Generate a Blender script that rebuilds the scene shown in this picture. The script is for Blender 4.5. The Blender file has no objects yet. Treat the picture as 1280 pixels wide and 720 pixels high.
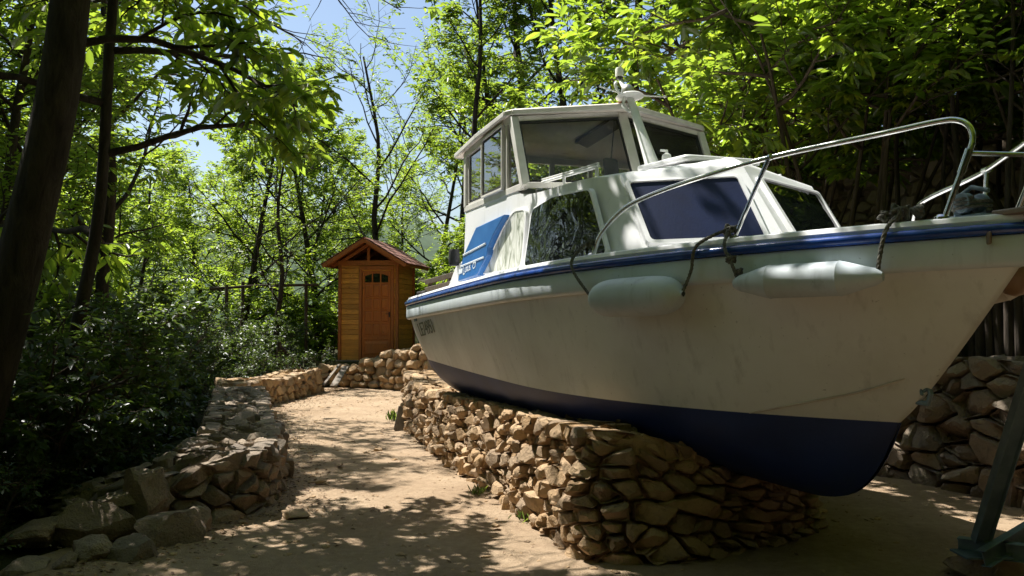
import bpy, bmesh, math, random
import numpy as np
from mathutils import Vector, Matrix, noise

# ------------------------------------------------------------------ camera, sky, sun, exposure
scn = bpy.context.scene
col = scn.collection
R = math.radians
EYE = 1.5
FPX = 1120.0
PITCH = math.atan(40/FPX)
cam_d = bpy.data.cameras.new('camera')
cam = bpy.data.objects.new('camera', cam_d); col.objects.link(cam)
cam.location = (0, 0, EYE)
cam.rotation_euler = (math.pi/2+PITCH, 0, 0)
cam_d.lens = 36*FPX/1280; cam_d.sensor_width = 36
cam_d.clip_start = .05; cam_d.clip_end = 9000
scn.camera = cam

SUN_EL, SUN_AZ = 59.0, 141.0            # direction TOWARDS the sun, azimuth counted from +x to +y
world = bpy.data.worlds.new('World'); scn.world = world; world.use_nodes = True
wn = world.node_tree; bg = wn.nodes['Background']
sky = wn.nodes.new('ShaderNodeTexSky'); sky.sky_type = 'NISHITA'; sky.sun_disc = False
sky.sun_elevation = R(SUN_EL); sky.sun_rotation = R(90-SUN_AZ)
sky.altitude = 200; sky.air_density = 1.25; sky.dust_density = 2.0; sky.ozone_density = 3
wn.links.new(sky.outputs[0], bg.inputs[0]); bg.inputs[1].default_value = .07
sun_d = bpy.data.lights.new('sun', 'SUN'); sun_d.energy = 5.0; sun_d.angle = R(.53); sun_d.color = (1, .965, .905)
sun = bpy.data.objects.new('sun', sun_d); col.objects.link(sun)
sdir = Vector((math.cos(R(SUN_AZ))*math.cos(R(SUN_EL)), math.sin(R(SUN_AZ))*math.cos(R(SUN_EL)), math.sin(R(SUN_EL))))
sun.rotation_euler = sdir.to_track_quat('Z', 'Y').to_euler(); sun.location = (-10, 20, 30)
scn.view_settings.view_transform = 'Standard'; scn.view_settings.look = 'None'
scn.view_settings.exposure = 1.1; scn.view_settings.gamma = 1; scn.view_settings.use_curve_mapping = False
cy = scn.cycles
cy.max_bounces = 8; cy.diffuse_bounces = 4; cy.transparent_max_bounces = 12; cy.transmission_bounces = 5; cy.glossy_bounces = 4
cy.sample_clamp_indirect = 6; cy.caustics_reflective = False; cy.caustics_refractive = False

rng = np.random.default_rng(7)
rnd = random.Random(11)

# ------------------------------------------------------------------ materials
def mat(name): 
    m = bpy.data.materials.new(name); m.use_nodes = True
    nt = m.node_tree; b = nt.nodes['Principled BSDF']
    return m, nt, b
def node(nt, t, **k):
    n = nt.nodes.new(t)
    for a, v in k.items():
        if hasattr(n, a): setattr(n, a, v)
        else: n.inputs[a.replace('_', ' ')].default_value = v
    return n
def rgb(c): return (*c, 1) if len(c) == 3 else c
def ramp(nt, src, stops, interp='LINEAR'):
    r = nt.nodes.new('ShaderNodeValToRGB'); r.color_ramp.interpolation = interp
    el = r.color_ramp.elements
    while len(el) < len(stops): el.new(.5)
    for e, (p, c) in zip(el, stops): e.position = p; e.color = rgb(c)
    nt.links.new(src, r.inputs[0]); return r.outputs[0]
def mixc(nt, fac, a, b, mode='MIX'):
    m = nt.nodes.new('ShaderNodeMix'); m.data_type = 'RGBA'; m.blend_type = mode
    for s, i in ((fac, 0), (a, 6), (b, 7)):
        if hasattr(s, 'links') or hasattr(s, 'is_linked'): nt.links.new(s, m.inputs[i])
        else: m.inputs[i].default_value = rgb(s) if i else s
    return m.outputs[2]
def objco(nt, scale=(1, 1, 1)):
    tc = nt.nodes.new('ShaderNodeTexCoord'); mp = nt.nodes.new('ShaderNodeMapping'); mp.inputs['Scale'].default_value = scale
    nt.links.new(tc.outputs['Object'], mp.inputs[0]); return mp.outputs[0]
def noise_t(nt, co, scale, detail=4, rough=.55, dist=0):
    n = nt.nodes.new('ShaderNodeTexNoise'); n.inputs['Scale'].default_value = scale
    n.inputs['Detail'].default_value = detail; n.inputs['Roughness'].default_value = rough; n.inputs['Distortion'].default_value = dist
    nt.links.new(co, n.inputs['Vector']); return n.outputs[0]
def bump(nt, b, h, strength=.4, dist=.02):
    n = nt.nodes.new('ShaderNodeBump'); n.inputs['Strength'].default_value = strength; n.inputs['Distance'].default_value = dist
    nt.links.new(h, n.inputs['Height']); nt.links.new(n.outputs[0], b.inputs['Normal'])

def m_noisy(name, c1, c2, scale=6, rough=.6, bstr=.2, bdist=.01, bscale=60, metal=0, stretch=(1, 1, 1), spec=.5, lo=.35, hi=.65):
    m, nt, b = mat(name); co = objco(nt, stretch)
    c = ramp(nt, noise_t(nt, co, scale, 6), [(lo, c1), (hi, c2)])
    nt.links.new(c, b.inputs['Base Color']); b.inputs['Roughness'].default_value = rough; b.inputs['Metallic'].default_value = metal
    b.inputs['Specular IOR Level'].default_value = spec
    if bstr: bump(nt, b, noise_t(nt, co, bscale, 5), bstr, bdist)
    return m

M = {}
# weathered gelcoat
def gelcoat(name, base, dirt, rough=.28):
    m, nt, b = mat(name); co = objco(nt); co2 = objco(nt, (3, 3, .35))
    f1 = noise_t(nt, co, 1.3, 5, .6); f2 = noise_t(nt, co2, 4, 5, .65)
    c = mixc(nt, ramp(nt, f1, [(.4, (0, 0, 0)), (.75, (.55, .55, .55))]), base, dirt)
    c = mixc(nt, ramp(nt, f2, [(.55, (0, 0, 0)), (.8, (.5, .5, .5))]), c, tuple(x*.75 for x in dirt))
    sp = ramp(nt, noise_t(nt, co, 38, 3, .5), [(.70, (0, 0, 0)), (.76, (.55, .55, .55))])
    c = mixc(nt, sp, c, tuple(x*.45 for x in dirt))
    nt.links.new(c, b.inputs['Base Color'])
    nt.links.new(ramp(nt, f2, [(.3, (rough,)*3), (.8, (rough+.3,)*3)]), b.inputs['Roughness'])
    bump(nt, b, noise_t(nt, co, 3.0, 3), .12, .01)
    return m
M['hull'] = gelcoat('hull_gelcoat', (.69, .69, .65), (.42, .41, .36), .33)
M['white'] = gelcoat('cabin_gelcoat', (.80, .80, .82), (.60, .61, .57), .3)
M['band'] = gelcoat('band_gelcoat', (.57, .62, .65), (.42, .46, .42), .35)
M['antifoul'] = m_noisy('antifouling_paint', (.003, .014, .075), (.006, .022, .11), 3, .55, .15)
M['blue_rail'] = m_noisy('blue_rail_vinyl', (.008, .035, .19), (.014, .06, .28), 9, .22, .08)
M['blue_panel'] = m_noisy('blue_panel_paint', (.012, .095, .30), (.022, .13, .37), 3, .38, .05)
M['navy'] = m_noisy('navy_cover', (.001, .005, .028), (.002, .009, .044), 4, .45, .1, spec=.25)
M['steel'] = m_noisy('polished_steel', (.55, .55, .54), (.7, .7, .68), 20, .2, .04, metal=1)
M['alu'] = m_noisy('window_aluminium', (.55, .53, .49), (.70, .68, .63), 5, .42, .1)
M['roofunder'] = m_noisy('roof_lining', (.78, .71, .62), (.86, .80, .72), 3, .7, .1)
M['rubber'] = m_noisy('black_rubber', (.01, .01, .01), (.025, .025, .025), 30, .6, .1)
M['darkwood'] = m_noisy('dark_plank', (.035, .03, .028), (.07, .06, .05), 5, .7, .2)
M['fender'] = gelcoat('fender_vinyl', (.52, .58, .62), (.24, .25, .22), .45)
M['oldfender'] = m_noisy('old_fender_vinyl', (.50, .42, .35), (.62, .55, .47), 6, .5, .1)
M['buoy'] = m_noisy('brown_buoy', (.22, .12, .06), (.30, .18, .10), 6, .5, .1)
M['rope'] = m_noisy('dirty_rope', (.05, .05, .045), (.16, .15, .12), 60, .9, .6, .004, 300)
M['greyiron'] = m_noisy('painted_iron', (.10, .15, .19), (.17, .23, .27), 8, .6, .3)
M['rusty'] = m_noisy('rusty_trim', (.25, .10, .04), (.38, .20, .10), 12, .8, .4)
M['plate'] = m_noisy('bow_plate', (.14, .09, .06), (.22, .16, .11), 20, .5, .3)
M['lens'] = m_noisy('lamp_lens', (.75, .75, .70), (.8, .8, .76), 6, .2, 0)
M['silver'] = m_noisy('silver_dome', (.45, .43, .40), (.6, .58, .55), 10, .35, .05, metal=.8)
M['ink'] = m_noisy('faded_lettering', (.05, .08, .05), (.24, .25, .18), 50, .6, 0)
M['letter_white'] = m_noisy('white_lettering', (.6, .66, .7), (.75, .8, .82), 30, .5, 0)
M['white_metal'] = m_noisy('white_painted_metal', (.68, .69, .67), (.8, .8, .77), 12, .35, .08)
def curtain():
    m, nt, b = mat('milky_acrylic'); co = objco(nt, (1, 1, .6))
    c = ramp(nt, noise_t(nt, objco(nt, (1.6, 1, .7)), 4.5, 4, .6, 1.6), [(.36, (.20, .22, .17)), (.47, (.52, .53, .47)), (.60, (.74, .74, .70))])
    nt.links.new(c, b.inputs['Base Color']); b.inputs['Roughness'].default_value = .2
    return m
M['milky'] = curtain()
def glass(name, tint, refl=1.0, ior=1.5):
    m, nt, b = mat(name); nt.nodes.remove(b); out = nt.nodes['Material Output']
    tr = node(nt, 'ShaderNodeBsdfTransparent'); tr.inputs[0].default_value = rgb(tint)
    gl = node(nt, 'ShaderNodeBsdfGlossy'); gl.inputs['Roughness'].default_value = .015; gl.inputs[0].default_value = (refl, refl, refl, 1)
    fr = node(nt, 'ShaderNodeFresnel'); fr.inputs[0].default_value = ior
    co = objco(nt); bp_ = node(nt, 'ShaderNodeBump'); bp_.inputs['Strength'].default_value = .05; bp_.inputs['Distance'].default_value = .02
    nt.links.new(noise_t(nt, co, 3, 2), bp_.inputs['Height']); nt.links.new(bp_.outputs[0], gl.inputs['Normal']); nt.links.new(bp_.outputs[0], fr.inputs['Normal'])
    # a film of dust
    df = node(nt, 'ShaderNodeBsdfDiffuse'); df.inputs[0].default_value = (.5, .47, .4, 1)
    mx = node(nt, 'ShaderNodeMixShader'); mx2 = node(nt, 'ShaderNodeMixShader')
    nt.links.new(ramp(nt, noise_t(nt, co, 5, 6, .7), [(.35, (.02,)*3), (.8, (.14,)*3)]), mx2.inputs[0])
    nt.links.new(tr.outputs[0], mx2.inputs[1]); nt.links.new(df.outputs[0], mx2.inputs[2])
    nt.links.new(fr.outputs[0], mx.inputs[0]); nt.links.new(mx2.outputs[0], mx.inputs[1]); nt.links.new(gl.outputs[0], mx.inputs[2])
    nt.links.new(mx.outputs[0], out.inputs[0]); return m
M['glass'] = glass('sky_tinted_pane', (.50, .64, .74), 1.0, 2.8)  # blue tint and raised index stand in for reflected sky
M['glass_rear'] = glass('rear_pane', (.95, .96, .94), .6, 1.3)
M['glass_front'] = glass('windscreen_pane', (.93, .94, .90), .55, 1.28)
def darkglass():
    m, nt, b = mat('tinted_pane'); b.inputs['Base Color'].default_value = (.006, .008, .008, 1); b.inputs['Roughness'].default_value = .03
    b.inputs['IOR'].default_value = 1.75; co = objco(nt, (1, 1, 1.6)); bump(nt, b, noise_t(nt, co, 2.4, 2, .5, 1.2), .45, .03)
    return m
M['tinted'] = darkglass()

def stone_mat(name, c1, c2, c3, warm=1.0):
    m, nt, b = mat(name); co = objco(nt)
    at = node(nt, 'ShaderNodeAttribute', attribute_name='tint')
    base = ramp(nt, at.outputs['Fac'], [(0, c1), (.35, c2), (.7, c3), (1, tuple(min(1, x*1.2) for x in c2))])
    n1 = noise_t(nt, co, 9, 8, .7, .4); n2 = noise_t(nt, co, 45, 6, .7)
    c = mixc(nt, 1.0, base, ramp(nt, n1, [(.25, (.55,)*3), (.5, (1, 1, 1)), (.8, (1.15, 1.12, 1.08))]), 'MULTIPLY')
    c = mixc(nt, ramp(nt, n2, [(.62, (0, 0, 0)), (.72, (.5, .5, .5))]), c, (.12, .10, .08))
    c = mixc(nt, ramp(nt, noise_t(nt, co, 3.2, 5, .6), [(.62, (0, 0, 0)), (.8, (.45,)*3)]), c, (.20, .20, .15))
    nt.links.new(c, b.inputs['Base Color']); b.inputs['Roughness'].default_value = .88
    b.inputs['Specular IOR Level'].default_value = .25
    bm_ = nt.nodes.new('ShaderNodeMath'); bm_.operation = 'ADD'; nt.links.new(n1, bm_.inputs[0]); nt.links.new(n2, bm_.inputs[1])
    bump(nt, b, bm_.outputs[0], .9, .03)
    return m
M['stone'] = stone_mat('tan_fieldstone', (.42, .27, .14), (.52, .36, .21), (.36, .26, .17))
M['stone_dark'] = stone_mat('grey_fieldstone', (.27, .20, .14), (.33, .26, .19), (.22, .18, .145))
M['boulder'] = stone_mat('grey_boulder', (.25, .18, .13), (.31, .24, .18), (.21, .17, .13))

def sand():
    m, nt, b = mat('sandy_dirt'); co = objco(nt)
    n1 = noise_t(nt, co, 1.1, 6, .6); n2 = noise_t(nt, co, 90, 4, .7); n3 = noise_t(nt, co, 14, 6, .65)
    c = ramp(nt, n1, [(.3, (.37, .26, .165)), (.7, (.50, .375, .25))])
    c = mixc(nt, 1.0, c, ramp(nt, n3, [(.3, (.80, .78, .76)), (.7, (1.08, 1.08, 1.08))]), 'MULTIPLY')
    c = mixc(nt, ramp(nt, n2, [(.58, (0,)*3), (.68, (.45,)*3)]), c, (.20, .14, .10))
    vo = node(nt, 'ShaderNodeTexVoronoi'); vo.inputs['Scale'].default_value = 55; nt.links.new(co, vo.inputs['Vector'])
    c = mixc(nt, ramp(nt, vo.outputs['Distance'], [(.12, (.35,)*3), (.22, (0,)*3)]), c, (.55, .46, .36))
    nt.links.new(c, b.inputs['Base Color']); b.inputs['Roughness'].default_value = .95; b.inputs['Specular IOR Level'].default_value = .15
    a = nt.nodes.new('ShaderNodeMath'); a.operation = 'ADD'; nt.links.new(n3, a.inputs[0]); nt.links.new(n2, a.inputs[1])
    bump(nt, b, a.outputs[0], .8, .035)
    return m
M['sand'] = sand()
M['soil'] = m_noisy('leaf_litter_soil', (.022, .034, .010), (.065, .058, .028), 3, .95, .8, .05, 30, spec=.1)
M['hill'] = m_noisy('forested_hill', (.022, .045, .015), (.05, .085, .03), .03, 1, 0, stretch=(1, 1, 1))
def bark(name, c1, c2):
    m, nt, b = mat(name); co = objco(nt, (1, 1, .22))
    n = noise_t(nt, co, 14, 7, .7, .6)
    nt.links.new(ramp(nt, n, [(.3, c1), (.7, c2)]), b.inputs['Base Color']); b.inputs['Roughness'].default_value = .95
    b.inputs['Specular IOR Level'].default_value = .2; bump(nt, b, n, .9, .03); return m
M['bark'] = bark('chestnut_bark', (.018, .014, .011), (.075, .060, .048))
M['twig'] = bark('thin_stem_bark', (.05, .036, .025), (.13, .10, .075))
def leaf(name, d, t, tw=.5, rough=.38):
    m, nt, b = mat(name); nt.nodes.remove(b); out = nt.nodes['Material Output']
    at = node(nt, 'ShaderNodeAttribute', attribute_name='tint')
    def v(c, k): return ramp(nt, at.outputs['Fac'], [(0, tuple(x*.72 for x in c)), (.6, c), (1, tuple(min(1, x*y) for x, y in zip(c, k)))])
    df = node(nt, 'ShaderNodeBsdfDiffuse'); nt.links.new(v(d, (1.5, 1.25, 1.0)), df.inputs[0])
    tr = node(nt, 'ShaderNodeBsdfTranslucent'); nt.links.new(v(t, (1.35, 1.15, 1.0)), tr.inputs[0])
    gl = node(nt, 'ShaderNodeBsdfGlossy'); gl.inputs['Roughness'].default_value = rough
    m1 = node(nt, 'ShaderNodeMixShader'); m1.inputs[0].default_value = tw
    nt.links.new(df.outputs[0], m1.inputs[1]); nt.links.new(tr.outputs[0], m1.inputs[2])
    m2 = node(nt, 'ShaderNodeMixShader'); m2.inputs[0].default_value = .055
    nt.links.new(m1.outputs[0], m2.inputs[1]); nt.links.new(gl.outputs[0], m2.inputs[2]); nt.links.new(m2.outputs[0], out.inputs[0])
    return m
M['leaf'] = leaf('chestnut_leaf', (.060, .105, .018), (.42, .60, .05), .52)
M['leaf2'] = leaf('oak_leaf', (.052, .095, .02), (.34, .50, .05), .50)
M['leafbush'] = leaf('shrub_leaf', (.032, .062, .018), (.14, .22, .03), .42)  # darkened to put the shade of the left slope into the leaf colour
M['litter'] = m_noisy('dry_leaf', (.10, .055, .025), (.26, .16, .07), 2, .8, 0)
M['grassm'] = leaf('grass_blade', (.07, .12, .03), (.28, .40, .06), .45)
def planks(name, c1, c2, axis='Z', per=7.7, rough=.55):
    m, nt, b = mat(name)
    at = node(nt, 'ShaderNodeAttribute', attribute_name='tint')
    co = objco(nt, (1.2, 1.2, 14) if axis == 'Z' else (14, 14, 1.2))
    n = noise_t(nt, co, 3, 7, .6, .8)
    c = ramp(nt, n, [(.28, c1), (.7, c2)])
    c = mixc(nt, 1.0, c, ramp(nt, at.outputs['Fac'], [(0, (.68, .64, .6)), (1, (1.18, 1.12, 1.05))]), 'MULTIPLY')
    c = mixc(nt, ramp(nt, noise_t(nt, objco(nt, (1, 1, .5)), 2.2, 6, .65), [(.45, (0,)*3), (.75, (.4,)*3)]), c, (.20, .11, .05))
    kn = ramp(nt, noise_t(nt, objco(nt), 11, 1, .3), [(.74, (0,)*3), (.80, (.6,)*3)])
    c = mixc(nt, kn, c, tuple(x*.3 for x in c1))
    nt.links.new(c, b.inputs['Base Color']); b.inputs['Roughness'].default_value = rough
    bump(nt, b, n, .3, .006); return m
M['boards'] = planks('varnished_boards', (.44, .19, .035), (.72, .36, .07))
M['doorwood'] = planks('varnished_door', (.33, .09, .016), (.50, .16, .026), 'X')
M['framewood'] = planks('varnished_frame', (.26, .08, .018), (.42, .14, .03), 'X')
M['greywood'] = planks('weathered_wood', (.16, .145, .125), (.30, .275, .24), 'X', rough=.85)
M['pole'] = bark('palisade_pole', (.03, .024, .018), (.085, .065, .05))
M['shingle'] = m_noisy('red_shingle', (.16, .065, .045), (.26, .11, .08), 16, .85, .5, .01, 90)

# ------------------------------------------------------------------ helpers
def tag(o, label=None, cat=None, group=None, kind=None):
    if label: o['label'] = label
    if cat: o['category'] = cat
    if group: o['group'] = group
    if kind: o['kind'] = kind
    return o
def empty(name, loc=(0, 0, 0), rz=0):
    o = bpy.data.objects.new(name, None); col.objects.link(o); o.location = loc; o.rotation_euler = (0, 0, rz)
    o.empty_display_size = .2
    return o
class MB:
    def __init__(s): s.v = []; s.f = []; s.t = []
    def add(s, v, f, tint=None):
        n = len(s.v); s.v.extend([tuple(p) for p in v]); s.f.extend([tuple(i+n for i in q) for q in f])
        s.t.extend([tint if tint is not None else .5]*len(v))
        return s
    def tube(s, pts, rad, sides=8, cap=True, tint=None, flat=1.0):
        pts = [Vector(p) for p in pts]; n = len(pts)
        if not hasattr(rad, '__len__'): rad = [rad]*n
        up = None; rings = []
        for i, p in enumerate(pts):
            d = (pts[min(i+1, n-1)]-pts[max(i-1, 0)])
            if d.length < 1e-9: d = Vector((0, 0, 1))
            d.normalize()
            if up is None:
                a = Vector((0, 0, 1)) if abs(d.z) < .9 else Vector((1, 0, 0)); up = d.cross(a).normalized()
            up = (up-d*up.dot(d)); up = up.normalized() if up.length > 1e-6 else d.orthogonal().normalized()
            w = d.cross(up)
            for k in range(sides):
                a = 2*math.pi*k/sides
                rings.append(p+up*(math.cos(a)*rad[i])+w*(math.sin(a)*rad[i]*flat))
        f = []
        for i in range(n-1):
            for k in range(sides):
                a, b = i*sides+k, i*sides+(k+1) % sides
                f.append((a, b, b+sides, a+sides))
        if cap: f.append(tuple(range(sides-1, -1, -1))); f.append(tuple(range((n-1)*sides, n*sides)))
        return s.add(rings, f, tint)
    def box(s, c, size, rot=None, tint=None):
        h = Vector(size)/2; c = Vector(c); m = rot or Matrix.Identity(3)
        v = [c+m@Vector((x*h.x, y*h.y, z*h.z)) for x in (-1, 1) for y in (-1, 1) for z in (-1, 1)]
        return s.add(v, [(0, 1, 3, 2), (4, 6, 7, 5), (0, 4, 5, 1), (2, 3, 7, 6), (0, 2, 6, 4), (1, 5, 7, 3)], tint)
    def bar(s, a, b, w, h, up=(0, 0, 1), tint=None):
        a, b = Vector(a), Vector(b); d = (b-a); L = d.length; d.normalize(); up = Vector(up)
        y = up.cross(d); y = y.normalized() if y.length > 1e-5 else Vector((0, 1, 0)); z = d.cross(y)
        return s.box((a+b)/2, (L, w, h), Matrix((d, y, z)).transposed(), tint)
    def prism(s, pts, off, tint=None):
        """planar-ish polygon thickened by the vector off"""
        n = len(pts); off = Vector(off); v = [Vector(p) for p in pts]+[Vector(p)+off for p in pts]
        f = [tuple(range(n-1, -1, -1)), tuple(range(n, 2*n))]+[(i, (i+1) % n, (i+1) % n+n, i+n) for i in range(n)]
        return s.add(v, f, tint)
    def lathe(s, prof, c=(0, 0, 0), axis=(0, 0, 1), sides=20, tint=None):
        """prof = [(r, h)] along axis from c"""
        ax = Vector(axis).normalized(); u = ax.orthogonal().normalized(); w = ax.cross(u); c = Vector(c); v = []; f = []
        for r, h in prof:
            for k in range(sides):
                a = 2*math.pi*k/sides; v.append(c+ax*h+(u*math.cos(a)+w*math.sin(a))*max(r, 1e-4))
        n = len(prof)
        for i in range(n-1):
            for k in range(sides):
                a, b = i*sides+k, i*sides+(k+1) % sides; f.append((a, b, b+sides, a+sides))
        f.append(tuple(range(sides-1, -1, -1))); f.append(tuple(range((n-1)*sides, n*sides)))
        return s.add(v, f, tint)
    def build(s, name, m, parent=None, smooth=True, angle=35, bevel=0):
        me = bpy.data.meshes.new(name); me.from_pydata(s.v, [], s.f); me.validate()
        at = me.attributes.new('tint', 'FLOAT', 'POINT')
        if len(me.vertices) == len(s.t): at.data.foreach_set('value', s.t)
        bm = bmesh.new(); bm.from_mesh(me); bmesh.ops.recalc_face_normals(bm, faces=bm.faces)
        bm.to_mesh(me); bm.free()
        if smooth:
            me.polygons.foreach_set('use_smooth', [True]*len(me.polygons)); me.set_sharp_from_angle(angle=R(angle))
        o = bpy.data.objects.new(name, me); col.objects.link(o); me.materials.append(m)
        if parent: o.parent = parent
        if bevel:
            b = o.modifiers.new('bevel', 'BEVEL'); b.width = bevel; b.segments = 2; b.limit_method = 'ANGLE'; b.angle_limit = R(40)
        return o
def smooth_path(pts, n=8, closed=False):
    P = [Vector(p) for p in pts]; out = []; m = len(P)
    rngi = range(m if closed else m-1)
    for i in rngi:
        g = (lambda k: P[k % m]) if closed else (lambda k: P[max(0, min(m-1, k))])
        p0, p1, p2, p3 = g(i-1), g(i), g(i+1), g(i+2)
        for k in range(n):
            t = k/n
            out.append(.5*((2*p1)+(p2-p0)*t+(2*p0-5*p1+4*p2-p3)*t*t+(3*p1-p0-3*p2+p3)*t**3))
    if not closed: out.append(P[-1])
    return out
def rounded(pts, r, n=4):
    """closed 3D polygon with rounded corners"""
    P = [Vector(p) for p in pts]; out = []; m = len(P)
    for i, p in enumerate(P):
        a, b = P[i-1]-p, P[(i+1) % m]-p
        ra, rb = min(r, a.length*.45), min(r, b.length*.45); A = p+a.normalized()*ra; B = p+b.normalized()*rb
        for k in range(n+1):
            t = k/n; out.append(A*(1-t)**2+p*2*t*(1-t)+B*t*t)
    return out
def rope(mb, pts, r=.011, n=10):
    """three twisted strands"""
    P = smooth_path(pts, n); L = 0; prev = P[0]; S = [[], [], []]
    for i, p in enumerate(P):
        d = (P[min(i+1, len(P)-1)]-P[max(i-1, 0)]).normalized(); L += (p-prev).length; prev = p
        u = d.cross(Vector((.3, .5, .81))).normalized(); w = d.cross(u)
        for k in range(3):
            a = L/(r*7)*2*math.pi+k*2.094
            S[k].append(p+(u*math.cos(a)+w*math.sin(a))*r*.5)
    for k in range(3): mb.tube(S[k], r*.62, 6, tint=.3+.2*k)
def dense(pts, step=.012):
    out = []; P = [Vector(p) for p in pts]
    for a, b in zip(P, P[1:]):
        n = max(1, int((b-a).length/step))
        for k in range(n): out.append(a.lerp(b, k/n))
    out.append(P[-1]); return out
def rope2(mb, pts, r=.011):
    P = dense(smooth_path(pts, 8)); rope(mb, P[::1], r, 1)
def knot(mb, c, s=.04, seed=0, r=.010):
    rr = random.Random(seed); c = Vector(c)
    pts = [c+Vector((rr.uniform(-1, 1), rr.uniform(-1, 1), rr.uniform(-1, 1))).normalized()*s*rr.uniform(.6, 1.1) for _ in range(11)]
    rope2(mb, pts, r)
def rock_verts(rad, seed, sub=3, cuts=14, squash=(1, 1, 1), rough=.04):
    rr = random.Random(seed); bm = bmesh.new(); bmesh.ops.create_icosphere(bm, subdivisions=sub, radius=1)
    planes = []
    for _ in range(cuts):
        n = Vector((rr.gauss(0, 1), rr.gauss(0, 1), rr.gauss(0, 1))).normalized(); planes.append((n, rr.uniform(.50, .84)))
    off = Vector((rr.uniform(0, 99), 0, 0)); V = []
    for v in bm.verts:
        p = v.co.copy()
        for n, d in planes:
            e = p.dot(n)-d
            if e > 0: p -= n*e*.95
        p *= 1+rough*noise.noise(p*3+off)*2+rough*noise.noise(p*9+off)
        V.append(Vector((p.x*rad*squash[0], p.y*rad*squash[1], p.z*rad*squash[2])))
    F = [tuple(v.index for v in f.verts) for f in bm.faces]; bm.free()
    return V, F
def text_mesh(mb, txt, size, origin, right, up, thick=.003):
    cu = bpy.data.curves.new('t', 'FONT'); cu.body = txt; cu.size = size; cu.extrude = thick/2; cu.resolution_u = 3
    o = bpy.data.objects.new('t', cu); col.objects.link(o)
    dg = bpy.context.evaluated_depsgraph_get(); me = o.evaluated_get(dg).to_mesh()
    right, up = Vector(right).normalized(), Vector(up).normalized(); nn = right.cross(up); origin = Vector(origin)
    V = [origin+right*v.co.x+up*v.co.y+nn*v.co.z for v in me.vertices]; F = [tuple(p.vertices) for p in me.polygons]
    mb.add(V, F); o.evaluated_get(dg).to_mesh_clear(); bpy.data.objects.remove(o); bpy.data.curves.remove(cu)

# pixel of the 1280x720 photograph -> ray from the camera
cp, sp = math.cos(PITCH), math.sin(PITCH)
def ray(px, py):
    a = (px-640)/FPX; b = (360-py)/FPX
    return Vector((a, cp-b*sp, sp+b*cp))
def at_z(px, py, z): d = ray(px, py); return Vector((0, 0, EYE))+d*((z-EYE)/d.z)
def at_y(px, py, y): d = ray(px, py); return Vector((0, 0, EYE))+d*(y/d.y)

# ------------------------------------------------------------------ boat frame
YAW = -1.23; LEN = 6.715
F2 = Vector((math.cos(YAW), math.sin(YAW))); N2 = Vector((F2.y, -F2.x))
S2 = Vector((2.339, 4.084))-F2*LEN
def uv(u, v): p = S2+F2*u+N2*v; return p.x, p.y
def to_uv(x, y): d = Vector((x, y))-S2; return d.dot(F2), d.dot(N2)
def sm01(x): x = max(0., min(1., x)); return x*x*(3-2*x)
def ip(x, xs, ys): return float(np.interp(x, xs, ys))
LW = [(-8, -1.6), (0, -1.6), (3.5, -2.7), (5.4, -2.75), (6.55, -2.5), (7.15, -1.95), (11.2, -3.08), (14.4, -4.0), (15.1, -4.35), (18.9, -4.05), (26, -4.4)]
def left_x(y): return ip(y, [a for a, _ in LW], [b for _, b in LW])
VR = -2.72
def right_x(y): return S2.x+(-VR-.3347*(y-S2.y))/.9423
def hut_pad(x, y): return 0
def gz_(x, y):
    """ground height"""
    lx = left_x(y); u, v = to_uv(x, y)
    nz = noise.noise(Vector((x*.35, y*.35, 0)))*.25+noise.noise(Vector((x*1.7, y*1.7, 3)))*.06
    z = 0.
    if x < lx-.45:
        d = lx-.45-x; z = .18*sm01(d/.3)-.02-min(d, 40)*.22-max(0, d-2.5)*.1+nz*sm01(d)
        z = max(z, -14+nz*4)
    if v < VR-.25:
        d = VR-.25-v; z = 1.08*sm01(d/.15)+ip(d, [0, 2.9, 3.1, 3.5, 30, 60], [0, 1.4, 1.5, 2.75, 11, 14])+nz*sm01(d)
    if y > 20.2 and x >= lx-.45 and v >= VR-.25:
        z = .56*sm01((y-20.1)/.4)-max(0, y-24)*.12+nz*sm01((y-20.2)/2)
        z = max(z, -6)
    if y < -1.5: z = max(z, -.5)+min((-1.5-y)*.42, 16)+nz*sm01((-1.5-y)/2)  # unseen bank added behind the camera to block light from the low sky
    r = math.hypot(x, y)
    if r > 60: z -= (r-60)*.05; z = max(z, -40)
    return z

# ------------------------------------------------------------------ ground
def axis(lo, hi, fine_lo, fine_hi, step, far):
    a = list(np.arange(fine_lo, fine_hi+1e-6, step)); s = step; x = fine_hi
    while x < far: s *= 1.25; x += s; a.append(x)
    s = step; x = fine_lo; b = []
    while x > -far: s *= 1.25; x -= s; b.append(x)
    return b[::-1]+a
gx = axis(0, 0, -11, 11, .3, 3000); gy = axis(0, 0, -2, 26, .3, 3000)
mb = MB(); V = [(x, y, gz_(x, y)-(.06 if (left_x(y)-.45 <= x and to_uv(x, y)[1] >= VR-.25 and y < 20.4) else 0)) for y in gy for x in gx]; nx = len(gx)
mb.add(V, [(j*nx+i, j*nx+i+1, (j+1)*nx+i+1, (j+1)*nx+i) for j in range(len(gy)-1) for i in range(nx-1)])
tag(mb.build('ground', M['soil']), kind='structure')
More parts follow.
